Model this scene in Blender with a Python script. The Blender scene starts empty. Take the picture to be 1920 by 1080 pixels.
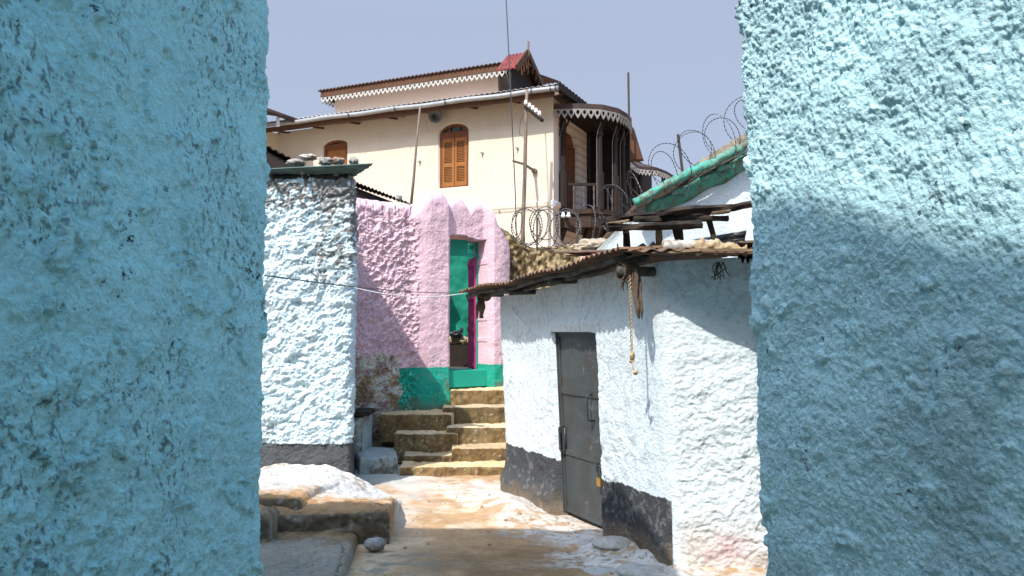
import bpy, math, random
import numpy as np
from mathutils import Vector
random.seed(7); rng = np.random.default_rng(7)
R = math.radians
SC = bpy.context.scene
COL = SC.collection

# ------------------------------------------------------------------ camera
EYE = 1.7; PITCH = R(3.05); FPX = 1500.0
cd = bpy.data.cameras.new("camera"); cam = bpy.data.objects.new("camera", cd); COL.objects.link(cam)
cam.location = (0, 0, EYE); cam.rotation_euler = (R(90) + PITCH, 0, 0)
cd.sensor_width = 36; cd.lens = 36 * FPX / 1920; cd.clip_start = 0.05; cd.clip_end = 3000
SC.camera = cam
# ------------------------------------------------------------------ sky and sun
SUN = Vector((0.50, 0.87, -1.20)).normalized()          # direction the light travels
el = math.asin(-SUN.z); az = math.atan2(-SUN.x, -SUN.y)
w = bpy.data.worlds.new("World"); SC.world = w; w.use_nodes = True
nt = w.node_tree; bg = nt.nodes["Background"]
sky = nt.nodes.new("ShaderNodeTexSky"); sky.sky_type = 'NISHITA'; sky.sun_disc = False
sky.sun_elevation = el; sky.sun_rotation = az; sky.air_density = 1.2; sky.dust_density = 6.0; sky.ozone_density = 1.5; sky.altitude = 1800
hs = nt.nodes.new("ShaderNodeHueSaturation"); hs.inputs["Saturation"].default_value = 1.15; hs.inputs["Hue"].default_value = 0.485; hs.inputs["Value"].default_value = 1.4; nt.links.new(sky.outputs[0], hs.inputs["Color"])
tcw = nt.nodes.new("ShaderNodeTexCoord"); sx = nt.nodes.new("ShaderNodeSeparateXYZ"); nt.links.new(tcw.outputs["Generated"], sx.inputs[0])
mrw = nt.nodes.new("ShaderNodeMapRange"); mrw.interpolation_type = 'SMOOTHSTEP'; mrw.inputs[1].default_value = 0.36; mrw.inputs[2].default_value = 0.66
mrw.inputs[3].default_value = 0.95; mrw.inputs[4].default_value = 0.0; nt.links.new(sx.outputs[2], mrw.inputs[0])
mx = nt.nodes.new("ShaderNodeMix"); mx.data_type = 'RGBA'; nt.links.new(mrw.outputs[0], mx.inputs[0])
nt.links.new(hs.outputs[0], mx.inputs[6]); mx.inputs[7].default_value = (1.21, 1.35, 1.77, 1)   # pale lavender haze low in the sky
nt.links.new(mx.outputs[2], bg.inputs[0]); bg.inputs[1].default_value = 0.15
sd = bpy.data.lights.new("sun", 'SUN'); sd.energy = 2.35; sd.angle = R(0.53); sd.color = (1, 0.96, 0.90)
so = bpy.data.objects.new("sun", sd); COL.objects.link(so); so.rotation_euler = SUN.to_track_quat('-Z', 'Y').to_euler()
so.location = (-8, -14, 18)
vs = SC.view_settings; vs.view_transform = 'Standard'; vs.look = 'None'; vs.gamma = 1; vs.use_curve_mapping = False
vs.exposure = 1.27

# ------------------------------------------------------------------ helpers
def at(px, py, Y):
    dx = (px - 960) / FPX; dz = (540 - py) / FPX
    t = Y / (math.cos(PITCH) - dz * math.sin(PITCH))
    return np.array((dx * t, Y, EYE + t * (math.sin(PITCH) + dz * math.cos(PITCH))))
def on(px, py, p0, d):
    """pixel ray against the vertical plane through p0 (x,y) with plan direction d -> (distance along d, z)"""
    a = at(px, py, 1.0) - np.array((0, 0, EYE))
    A = np.array(((a[0], -d[0]), (a[1], -d[1])))
    t, u = np.linalg.solve(A, np.array((p0[0], p0[1])))
    return u, EYE + t * a[2]
def lin(r, g, b):
    f = lambda c: (c / 12.92 if c <= 0.04045 else ((c + 0.055) / 1.055) ** 2.4)
    return np.array((f(r / 255), f(g / 255), f(b / 255)))

_perm = np.concatenate([np.random.default_rng(3).permutation(256)] * 3)
_gr = np.random.default_rng(5).normal(size=(256, 3)); _gr /= np.linalg.norm(_gr, axis=1)[:, None]
def perlin(P, seed=0):
    P = P + seed * 17.31
    i = np.floor(P).astype(np.int64); f = P - i; i &= 255
    u = f * f * f * (f * (f * 6 - 15) + 10)
    def g(a, b, c):
        h = _perm[_perm[_perm[(i[..., 0] + a) & 255] + ((i[..., 1] + b) & 255)] + ((i[..., 2] + c) & 255)]
        v = _gr[h]
        return v[..., 0] * (f[..., 0] - a) + v[..., 1] * (f[..., 1] - b) + v[..., 2] * (f[..., 2] - c)
    def L(a, b, t): return a + (b - a) * t
    x00 = L(g(0,0,0), g(1,0,0), u[..., 0]); x10 = L(g(0,1,0), g(1,1,0), u[..., 0])
    x01 = L(g(0,0,1), g(1,0,1), u[..., 0]); x11 = L(g(0,1,1), g(1,1,1), u[..., 0])
    return 1.6 * L(L(x00, x10, u[..., 1]), L(x01, x11, u[..., 1]), u[..., 2])
def fbm(P, freq, octv=4, seed=0, gain=0.5):
    P = np.asarray(P, float); s = np.zeros(P.shape[:-1]); a = 1.0; f = freq
    for o in range(octv):
        s += a * perlin(P * f, seed + o * 3); a *= gain; f *= 2.03
    return s
def billow(P, freq, octv=3, seed=0, gain=0.5):
    P = np.asarray(P, float); s = np.zeros(P.shape[:-1]); a = 1.0; f = freq
    for o in range(octv):
        s += a * (np.abs(perlin(P * f, seed + o * 5)) * 2 - 0.6); a *= gain; f *= 2.1
    return s
def sstep(a, b, x):
    t = np.clip((x - a) / (b - a), 0, 1); return t * t * (3 - 2 * t)

WL = {}
def wloc(o):
    p = np.zeros(3)
    while o is not None:
        p += np.array(o.location); o = o.parent
    return p
def tag(o, label=None, cat=None, group=None, kind=None):
    if label: o["label"] = label
    if cat: o["category"] = cat
    if group: o["group"] = group
    if kind: o["kind"] = kind
    return o
def thing(name, loc, label, cat, group=None):
    o = bpy.data.objects.new(name, None); COL.objects.link(o); o.location = tuple(float(v) for v in loc)
    o.empty_display_size = 0.1
    return tag(o, label, cat, group)
def link_mesh(name, V, F, mat, parent=None, col=None, smooth=False, quads=True, origin=None):
    V = np.asarray(V, float)
    if parent is not None: org = wloc(parent)
    elif origin is not None: org = np.asarray(origin, float)
    else:
        org = (V.max(0) + V.min(0)) / 2; org[2] = V[:, 2].min()
    me = bpy.data.meshes.new(name)
    if quads:
        F = np.asarray(F, np.int32); n = len(F)
        me.vertices.add(len(V)); me.vertices.foreach_set("co", (V - org).astype(np.float32).ravel())
        me.loops.add(n * 4); me.loops.foreach_set("vertex_index", F.ravel())
        me.polygons.add(n); me.polygons.foreach_set("loop_start", np.arange(0, n * 4, 4, dtype=np.int32))
        me.update(calc_edges=True)
    else:
        me.from_pydata([tuple(v) for v in (V - org)], [], [tuple(f) for f in F]); me.update()
    if smooth: me.polygons.foreach_set("use_smooth", np.ones(len(me.polygons), bool))
    if col is not None:
        a = me.color_attributes.new("Col", 'FLOAT_COLOR', 'POINT')
        c = np.ones((len(V), 4), np.float32); c[:, :3] = col
        a.data.foreach_set("color", c.ravel())
    me.materials.append(mat)
    o = bpy.data.objects.new(name, me); COL.objects.link(o)
    if parent is not None: o.parent = parent
    else: o.location = tuple(org)
    return o
def grid_faces(nv, nu, wrap=False):
    j, i = np.meshgrid(np.arange(nv - 1), np.arange(nu - (0 if wrap else 1)), indexing='ij')
    a = j * nu + i; b = j * nu + (i + 1) % nu
    return np.stack([a, b, b + nu, a + nu], -1).reshape(-1, 4)
class B:
    """collects shapes of ONE part and links them as one mesh"""
    def __init__(s): s.v = []; s.f = []
    def add(s, V, F):
        n = len(s.v); s.v += [tuple(map(float, p)) for p in V]; s.f += [tuple(int(i) + n for i in f) for f in F]; return s
    def box8(s, c):
        return s.add(c, [(0,3,2,1),(4,5,6,7),(0,1,5,4),(1,2,6,5),(2,3,7,6),(3,0,4,7)])
    def bar(s, p, q, wdt, hgt, up=(0,0,1), jit=0.0):
        p = Vector(p); q = Vector(q); d = (q - p).normalized(); u = Vector(up); x = d.cross(u)
        if x.length < 1e-4: x = d.cross(Vector((0,1,0)))
        x.normalize(); u = x.cross(d).normalized()
        c = []
        for e in (p, q):
            for a, b in ((-1,-1),(1,-1),(1,1),(-1,1)):
                c.append(e + x * a * wdt / 2 * (1 + random.uniform(-jit, jit)) + u * b * hgt / 2 * (1 + random.uniform(-jit, jit)))
        return s.add(c, [(0,1,2,3),(4,7,6,5),(0,4,5,1),(1,5,6,2),(2,6,7,3),(3,7,4,0)])
    def tube(s, pts, r, n=8, caps=True):
        pts = [Vector(p) for p in pts]; m = len(pts); rr = list(r) if hasattr(r, '__len__') else [r] * m
        V = []; F = []; ref = None
        for i, p in enumerate(pts):
            d = (pts[min(i+1, m-1)] - pts[max(i-1, 0)]).normalized()
            if ref is None:
                ref = d.cross(Vector((0,0,1)))
                if ref.length < 1e-3: ref = d.cross(Vector((1,0,0)))
            ref = (ref - d * ref.dot(d))
            if ref.length < 1e-6: ref = d.orthogonal()
            ref.normalize(); b = d.cross(ref)
            for k in range(n):
                a = 2 * math.pi * k / n; V.append(p + (ref * math.cos(a) + b * math.sin(a)) * rr[i])
        for i in range(m - 1):
            for k in range(n):
                k2 = (k + 1) % n; F.append((i*n+k, i*n+k2, (i+1)*n+k2, (i+1)*n+k))
        if caps: F += [tuple(range(n))[::-1], tuple(range((m-1)*n, m*n))]
        return s.add(V, F)
    def sheet(s, P00, P10, P01, P11, waves=0, amp=0.012, nv=4, t=0.004, up=(0,0,1), sag=0.0, jit=0.0):
        """corrugated sheet: waves run across P00->P10, ridges run P00->P01"""
        a, b, c, d = [np.array(p, float) for p in (P00, P10, P01, P11)]
        nu = max(2, waves * 6 + 1); up = np.array(up, float)
        uu = np.linspace(0, 1, nu); vv = np.linspace(0, 1, nv)
        V = []
        for k in (1, -1):
            for v in vv:
                for u in uu:
                    p = (a*(1-u)+b*u)*(1-v) + (c*(1-u)+d*u)*v
                    h = amp * math.sin(u * waves * 2 * math.pi) - sag * math.sin(math.pi * u) + (jit * math.sin(u*23+v*9) if jit else 0)
                    V.append(p + up * (h + k * t / 2))
        n = nu * nv; F = [tuple(f) for f in grid_faces(nv, nu)] + [tuple(f[::-1] + n) for f in grid_faces(nv, nu)]
        bd = list(range(nu)) + [j*nu+nu-1 for j in range(1, nv)] + [(nv-1)*nu+i for i in range(nu-2, -1, -1)] + [j*nu for j in range(nv-2, 0, -1)]
        for i in range(len(bd)):
            p, q = bd[i], bd[(i+1) % len(bd)]; F.append((p, p+n, q+n, q))
        return s.add(V, F)
    def prism(s, pts, ext):
        n = len(pts); e = np.array(ext, float); V = [np.array(p, float) for p in pts]; V += [p + e for p in V]
        F = [tuple(range(n))[::-1], tuple(range(n, 2*n))] + [(i, (i+1) % n, n+(i+1) % n, n+i) for i in range(n)]
        return s.add(V, F)
    def build(s, name, mat, parent=None, smooth=False, origin=None):
        return link_mesh(name, np.array(s.v), s.f, mat, parent, smooth=smooth, quads=False, origin=origin)

# ------------------------------------------------------------------ materials
def N(nt, t, **k):
    n = nt.nodes.new(t)
    for a, b in k.items(): setattr(n, a, b)
    return n
def mat(name, c=(.5,.5,.5), rough=0.85, metal=0.0, attr=False, var=0.18, vscale=6.0, bump=0.25, bscale=60.0, bdist=0.004,
        spots=None, sscale=14.0, sthr=0.62, spec=0.25, c2=None, c2scale=2.5, stretch=(1,1,1), fine=0.0):
    m = bpy.data.materials.new(name); m.use_nodes = True; t = m.node_tree; L = t.links.new
    p = t.nodes["Principled BSDF"]; p.inputs["Roughness"].default_value = rough; p.inputs["Metallic"].default_value = metal
    p.inputs["Specular IOR Level"].default_value = spec
    tc = N(t, "ShaderNodeTexCoord"); mp = N(t, "ShaderNodeMapping"); mp.inputs["Scale"].default_value = stretch; L(tc.outputs["Object"], mp.inputs[0])
    def noise(s, d=5, r=0.6):
        n = N(t, "ShaderNodeTexNoise"); n.inputs["Scale"].default_value = s; n.inputs["Detail"].default_value = d; n.inputs["Roughness"].default_value = r
        L(mp.outputs[0], n.inputs["Vector"]); return n
    def mixc(fac, a, b):
        x = N(t, "ShaderNodeMix", data_type='RGBA'); 
        if hasattr(fac, 'is_linked'): L(fac, x.inputs[0])
        else: x.inputs[0].default_value = fac
        for k, v in ((6, a), (7, b)):
            if hasattr(v, 'is_linked'): L(v, x.inputs[k])
            else: x.inputs[k].default_value = (*[float(q) for q in v], 1)
        return x.outputs[2]
    def ramp(src, a, b):
        x = N(t, "ShaderNodeMapRange"); x.inputs[1].default_value = a; x.inputs[2].default_value = b; L(src, x.inputs[0]); return x.outputs[0]
    if attr:
        at_ = N(t, "ShaderNodeAttribute"); at_.attribute_name = "Col"; base = at_.outputs["Color"]
    else:
        base = N(t, "ShaderNodeRGB"); base.outputs[0].default_value = (*[float(q) for q in c], 1); base = base.outputs[0]
    if c2 is not None: base = mixc(ramp(noise(c2scale, 6, .65).outputs[0], .42, .62), base, c2)
    h = N(t, "ShaderNodeHueSaturation"); L(base, h.inputs["Color"])
    L(ramp(noise(vscale).outputs[0], .25, .75), N(t, "ShaderNodeMath").inputs[0]); 
    mr = N(t, "ShaderNodeMapRange"); mr.inputs[1].default_value = .25; mr.inputs[2].default_value = .75
    mr.inputs[3].default_value = 1 - var; mr.inputs[4].default_value = 1 + var * 0.6
    L(noise(vscale).outputs[0], mr.inputs[0]); L(mr.outputs[0], h.inputs["Value"])
    out = h.outputs[0]
    if fine > 0:
        h2 = N(t, "ShaderNodeHueSaturation"); L(out, h2.inputs["Color"]); m2 = N(t, "ShaderNodeMapRange")
        m2.inputs[1].default_value = .3; m2.inputs[2].default_value = .7; m2.inputs[3].default_value = 1 - fine; m2.inputs[4].default_value = 1 + fine * .6
        L(noise(vscale * 9, 3, .7).outputs[0], m2.inputs[0]); L(m2.outputs[0], h2.inputs["Value"]); out = h2.outputs[0]
    if spots is not None:
        big = noise(sscale * .12, 3); sm = noise(sscale, 6, .75)
        a = N(t, "ShaderNodeMath", operation='MULTIPLY_ADD'); L(big.outputs[0], a.inputs[0]); a.inputs[1].default_value = .55; L(sm.outputs[0], a.inputs[2])
        out = mixc(ramp(a.outputs[0], sthr + .27, sthr + .36), out, spots)
    L(out, p.inputs["Base Color"])
    if bump > 0:
        bn = N(t, "ShaderNodeBump"); bn.inputs["Strength"].default_value = bump; bn.inputs["Distance"].default_value = bdist
        L(noise(bscale, 6, .62).outputs[0], bn.inputs["Height"]); L(bn.outputs[0], p.inputs["Normal"])
    return m

M = {}
M['blue'] = mat('blue_limewash', attr=True, var=.10, vscale=4, bump=1.0, bscale=85, bdist=.016, spots=lin(38,52,60), sscale=30, sthr=.64, fine=.13)
M['white'] = mat('white_limewash', attr=True, var=.07, vscale=5, bump=1.0, bscale=48, bdist=.014, fine=.08)
M['pink'] = mat('pink_limewash', attr=True, var=.09, vscale=5, bump=.9, bscale=55, bdist=.012, fine=.10)
M['ground'] = mat('trodden_earth', attr=True, var=.22, vscale=3.5, bump=.7, bscale=40, bdist=.008, fine=.16)
M['step'] = mat('worn_stone', attr=True, var=.22, vscale=7, bump=.8, bscale=38, bdist=.008, fine=.22)
M['cream'] = mat('cream_plaster', attr=True, var=.035, vscale=1.3, bump=.25, bscale=14, bdist=.01)
M['mud'] = mat('old_mud_wall', attr=True, var=.35, vscale=9, bump=.9, bscale=30, bdist=.012, fine=.3)
M['pinkcream'] = mat('pink_cream_plaster', (.80,.64,.54), var=.05, vscale=1.2, bump=.2, bscale=12)
M['roofdark'] = mat('rusted_roof_sheet', (.055,.036,.032), rough=.7, var=.4, vscale=3, bump=.3, bscale=30, c2=(.09,.05,.038))
M['zinc'] = mat('dull_zinc_sheet', (.42,.40,.37), rough=.6, metal=.2, var=.25, vscale=3, bump=.2)
M['roofred'] = mat('red_painted_sheet', (.26,.05,.045), rough=.6, var=.25, vscale=3, c2=(.15,.04,.035))
M['rust'] = mat('rusty_corrugated_iron', (.12,.085,.06), rough=.75, var=.4, vscale=8, bump=.5, bscale=40, c2=(.22,.12,.07), c2scale=5)
M['sheet'] = mat('grey_green_corrugated_iron', (.085,.13,.12), rough=.6, metal=.2, var=.3, vscale=6, c2=(.12,.2,.18), c2scale=5)
M['scrap'] = mat('dark_galvanised_iron', (.10,.105,.11), rough=.42, metal=.6, var=.35, vscale=7, bump=.4, bscale=40, c2=(.05,.05,.055), c2scale=6)
M['brown'] = mat('brown_painted_timber', (.10,.045,.022), rough=.6, var=.3, vscale=4, stretch=(1,1,.3), bump=.2)
M['polegrey'] = mat('grimy_eave_pole', (.10,.10,.085), rough=.9, var=.4, vscale=10, bump=.6, bscale=40, c2=(.04,.035,.03), c2scale=6)
M['baluster'] = mat('grey_brown_baluster', (.10,.085,.075), rough=.8, var=.3, vscale=14)
M['verandawood'] = mat('veranda_timber', (.045,.026,.018), rough=.75, var=.35, vscale=5, bump=.3)
M['darkwood'] = mat('dark_stained_timber', (.022,.015,.012), rough=.75, var=.35, vscale=6, bump=.3)
M['shutter'] = mat('varnished_shutter', (.29,.115,.03), rough=.5, var=.22, vscale=9, stretch=(1,1,.25), bump=.15)
M['shutterdark'] = mat('brown_window_frame', (.16,.055,.018), rough=.5, var=.25, vscale=9, bump=.15)
M['glassdark'] = mat('dark_fanlight_glass', (.03,.04,.055), rough=.15, var=.3, vscale=6, bump=0, spec=.5)
M['lace'] = mat('white_painted_fretwork', (.44,.43,.40), rough=.7, var=.12, vscale=12, bump=.1)
M['conduit'] = mat('grey_conduit', (.16,.155,.15), rough=.6, var=.2)
M['lacegrey'] = mat('grimy_fretwork', (.25,.24,.225), rough=.8, var=.2, vscale=10, bump=.1)
M['galv'] = mat('galvanised_gutter', (.33,.34,.35), rough=.5, metal=.3, var=.2, vscale=5, bump=.15)
M['iron'] = mat('weathered_iron', (.075,.06,.052), rough=.7, metal=.3, var=.35, vscale=20)
M['pole'] = mat('weathered_pole', (.20,.155,.12), rough=.8, var=.35, vscale=14, bump=.3)
M['wire'] = mat('razor_wire', (.07,.07,.075), rough=.45, metal=.5, var=.2, vscale=30, bump=0)
M['cable'] = mat('grey_cable', (.09,.12,.11), rough=.7, var=.2, vscale=20, bump=0)
M['whitecable'] = mat('pale_cord', (.62,.62,.6), rough=.8, var=.2, vscale=20, bump=0)
M['porcelain'] = mat('white_porcelain', (.8,.8,.78), rough=.25, var=.05, bump=0, spec=.5)
M['horn'] = mat('grey_horn', (.17,.18,.19), rough=.5, var=.15, vscale=9, bump=.1)
M['door'] = mat('grey_painted_steel', lin(72,78,79), rough=.48, var=.12, vscale=3.5, bump=.16, bscale=7, bdist=.01, spots=lin(150,152,148), sscale=60, sthr=.64, fine=.05, c2=lin(68,68,65), c2scale=4)
M['doorsteel'] = mat('grey_steel_fittings', lin(66,71,71), rough=.4, metal=.2, var=.2, vscale=20, bump=.1)
M['brass'] = mat('brass', (.55,.34,.1), rough=.35, metal=.8, var=.2, vscale=30, bump=.1)
M['rope'] = mat('sisal_rope', (.46,.34,.2), rough=.9, var=.3, vscale=40, bump=.5, bscale=200)
M['oldrope'] = mat('dirty_rag_rope', (.12,.085,.06), rough=.95, var=.45, vscale=30, bump=.8, bscale=90)
M['timber'] = mat('weathered_dark_timber', (.018,.014,.012), rough=.9, var=.5, vscale=9, bump=.9, bscale=45, bdist=.012, c2=(.05,.036,.025), c2scale=5)
M['timberpale'] = mat('weathered_pale_timber', (.24,.16,.09), rough=.9, var=.4, vscale=12, bump=.8, bscale=50, c2=(.16,.11,.07), c2scale=8)
M['logwhite'] = mat('peeling_painted_log', (.52,.5,.46), rough=.85, var=.3, vscale=9, bump=.8, bscale=40, c2=(.2,.14,.08), c2scale=12)
M['cloth'] = mat('faded_cloth', (.46,.36,.22), rough=.95, var=.3, vscale=12, bump=.5, bscale=60, c2=(.3,.2,.11), c2scale=9)
M['green'] = mat('weathered_green_timber', (.06,.36,.28), rough=.8, var=.3, vscale=8, bump=.8, bscale=40, bdist=.01, c2=(.16,.24,.18), c2scale=9, spots=(.13,.11,.08), sscale=22, sthr=.52)
M['teal'] = mat('teal_green_paint', (.012,.30,.21), rough=.55, var=.14, vscale=5, bump=.35, bscale=35)
M['innergreen'] = mat('green_limewash', (.008,.20,.125), rough=.8, var=.25, vscale=2.5, bump=.6, bscale=14, bdist=.02)
M['magenta'] = mat('magenta_paint', (.40,.04,.15), rough=.55, var=.2, vscale=8, bump=.2)
M['slab'] = mat('weathered_cream_concrete', (.46,.39,.29), rough=.9, var=.35, vscale=7, bump=.6, bscale=40, c2=(.2,.17,.13), c2scale=5)
M['pinkplaster'] = mat('salmon_plaster', (.66,.40,.34), rough=.85, var=.14, vscale=9, bump=.4)
M['stone'] = mat('grey_field_stone', (.42,.40,.37), rough=.9, var=.4, vscale=16, bump=1, bscale=60, bdist=.01, c2=(.16,.14,.12), c2scale=14)
M['stonered'] = mat('reddish_field_stone', (.36,.22,.15), rough=.9, var=.4, vscale=16, bump=1, bscale=60, bdist=.01, c2=(.3,.27,.24), c2scale=14)
M['pale_stone'] = mat('whitewashed_stone', (.50,.49,.46), rough=.9, var=.25, vscale=9, bump=1, bscale=45, bdist=.012, c2=(.36,.32,.26), c2scale=8)
M['palerock'] = mat('yellowish_rubble', (.55,.46,.30), rough=.9, var=.3, vscale=12, bump=1, bscale=40, bdist=.012, c2=(.30,.22,.13), c2scale=12)
M['ledgeshade'] = mat('ledge_shade_brown', (.035,.025,.018), var=.3, vscale=6, bump=.6)  # near-black brown for the shade below the courtyard ledge
M['crumbs'] = mat('earth_crumbs', lin(158,132,104), rough=.95, var=.35, vscale=30, bump=.5)
M['bag'] = mat('black_plastic_bag', (.012,.012,.014), rough=.3, var=.3, vscale=20, bump=.5, bscale=30, spec=.5)
M['pvc'] = mat('white_downpipe', (.62,.62,.6), rough=.5, var=.1, bump=.05)

# ------------------------------------------------------------------ wall sheets along a plan path
class Path:
    def __init__(s, pts, r=0.12, flip=False):
        pts = np.array(pts, float); seg = np.linalg.norm(np.diff(pts, axis=0), axis=1); c = np.r_[0, np.cumsum(seg)]
        ds = 0.01; q = np.arange(0, c[-1], ds); P = np.stack([np.interp(q, c, pts[:, k]) for k in (0, 1)], 1)
        k = max(1, int(r / ds)); ker = np.ones(2 * k + 1) / (2 * k + 1)
        for _ in range(2):
            Q = np.pad(P, ((k, k), (0, 0)), mode='reflect', reflect_type='odd'); P = np.stack([np.convolve(Q[:, j], ker, 'valid') for j in (0, 1)], 1)
        s.q = q; s.P = P; s.c = c; s.len = q[-1]
        T = np.gradient(P, axis=0); T /= np.linalg.norm(T, axis=1)[:, None]
        s.Nn = np.stack([T[:, 1], -T[:, 0]], 1) * (-1 if flip else 1)     # right-hand side of travel
    def pos(s, q): return np.stack([np.interp(q, s.q, s.P[:, k]) for k in (0, 1)], -1)
    def nor(s, q): 
        n = np.stack([np.interp(q, s.q, s.Nn[:, k]) for k in (0, 1)], -1); return n / np.linalg.norm(n, axis=-1, keepdims=True)
    def near(s, p):
        return s.q[np.argmin(((s.P - np.array(p)) ** 2).sum(1))]
def lines(*segs):
    """(start, stop, step) runs -> sorted sample lines"""
    return np.unique(np.round(np.concatenate([np.arange(a, b + st * .5, st) for a, b, st in segs]), 5))

# ------------------------------------------------------------------ the ground
WA = np.array((-0.086, 8.64)); WC = np.array((1.15, 5.86))            # door wall of the whitewashed house, on plan
WD = (WC - WA) / np.linalg.norm(WC - WA); WN = np.array((WD[1], -WD[0]))  # along it, and out of it
if WN[0] > 0: WN = -WN
def dist_door_wall(x, y):
    rel = np.stack([x - WA[0], y - WA[1]], -1); u = rel @ WD; v = rel @ WN
    L = np.linalg.norm(WC - WA); du = np.maximum(np.maximum(-u, u - L), 0)
    return np.hypot(du, np.maximum(v, 0)), u, v
def ground_z(x, y):
    P = np.stack([x, y, x * 0], -1)
    near = np.exp(-((x) ** 2 + (y - 6) ** 2) / 120)
    z = (0.018 * fbm(P, 1.1, 3, 1) + 0.009 * fbm(P, 5, 3, 2)) * near
    d, u, v = dist_door_wall(x, y)
    rock = np.clip(fbm(P, 3.2, 3, 9), -.6, 1) 
    z += (0.03 + .05 * rock) * np.exp(-(d / .34) ** 2) * near * sstep(1.7, 2.4, u) 
    z += .10 * np.exp(-((x + .05) ** 2 / .06 + (y - 7.75) ** 2 / .14))    # the whitewashed hump at the foot of the wall
    return z
def build_ground():
    xs = np.concatenate([[-900, -300, -100, -40, -15, -8, -5], lines((-3.4, -2.42, .07), (-2.4, 2.4, .014), (2.47, 3.4, .1)), [5, 8, 15, 40, 100, 300, 900]])
    ys = np.concatenate([[-300, -100, -30, -10, -4, -1, 1, 2.5, 3.5, 4.2], lines((4.6, 9.8, .014), (9.9, 14, .12)), [16, 20, 30, 60, 120, 300, 900, 1800]])
    X, Y = np.meshgrid(xs, ys); Z = ground_z(X, Y); P = np.stack([X, Y, Z], -1)
    P2 = np.stack([X, Y, X * 0], -1)
    sand = lin(178,145,108); pale = lin(198,174,144); dark = lin(102,74,46); white = np.array((.60,.58,.545)); grey = lin(136,124,106)
    n1 = fbm(P2 * np.array((1, 1.5, 1)), 1.6, 5, 21)[..., None]; n2 = fbm(P2, 7, 4, 23)[..., None]; n3 = fbm(P2, 22, 3, 25)[..., None]
    c = sand + (pale - sand) * sstep(-.15, .55, n1 + .35 * n2)
    darkpatch = sstep(-.25, .35, .75 - np.hypot((X - .02) / .95, (Y - 6.0) / .95)[..., None] + .45 * n1 + .2 * n2)  # darker brown patch in the middle of the near lane
    c = c + (dark - c) * darkpatch * .62
    d, u, v = dist_door_wall(X, Y); d = d[..., None]; u = u[..., None]
    wm = sstep(-.25, .30, .50 - d + .22 * n1 + .16 * n2 + .05 * n3)
    flake = sstep(-.25, .45, n2 + .7 * n3 + .38)
    nearw = sstep(.95, 1.25, u)
    dust = sstep(-.3, .6, n2 * .6 + n3 * .8 + n1 * .4); c = c * (1 + .10 * n3 + .08 * n2); c = c + (white - c) * wm * (.72 + .28 * dust) * (1 - nearw * (1 - flake) * .85)
    # whitewash trodden along the foot of the left bench and the far left corner
    wl = sstep(-.15, .25, .30 - np.abs(X + 1.05)[..., None] * .9 + .25 * n1 + .15 * n2) * sstep(6.6, 7.2, Y[..., None]) * sstep(9.7, 9.0, Y[..., None])
    c = c + (white * .95 - c) * wl * .6
    wl = sstep(-.1, .2, (-1.0 - X)[..., None] + .2 * n1) * sstep(8.6, 9.1, Y[..., None])
    c = c + (np.array((.52,.56,.53)) - c) * wl * .75
    wl = sstep(.1, .5, n2 + .5 * n3 + n1 * .6 - .1) * sstep(-.35, -.7, X[..., None]) * sstep(6.5, 6.0, Y[..., None])
    c = c + (grey - c) * wl * .8
    far = sstep(12, 25, np.hypot(X, Y))[..., None]; c = c + (sand * .9 - c) * far
    crack = sstep(.035, .0, np.abs(fbm(P2, 2.6, 4, 31)))[..., None] * sstep(.55, .2, d) * nearw
    c = c * (1 - .6 * crack)
    P[..., 2] -= crack[..., 0] * .012
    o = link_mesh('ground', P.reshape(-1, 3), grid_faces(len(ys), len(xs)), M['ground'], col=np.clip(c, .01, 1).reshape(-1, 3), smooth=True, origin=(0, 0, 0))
    tag(o, kind='structure')
build_ground()

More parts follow.
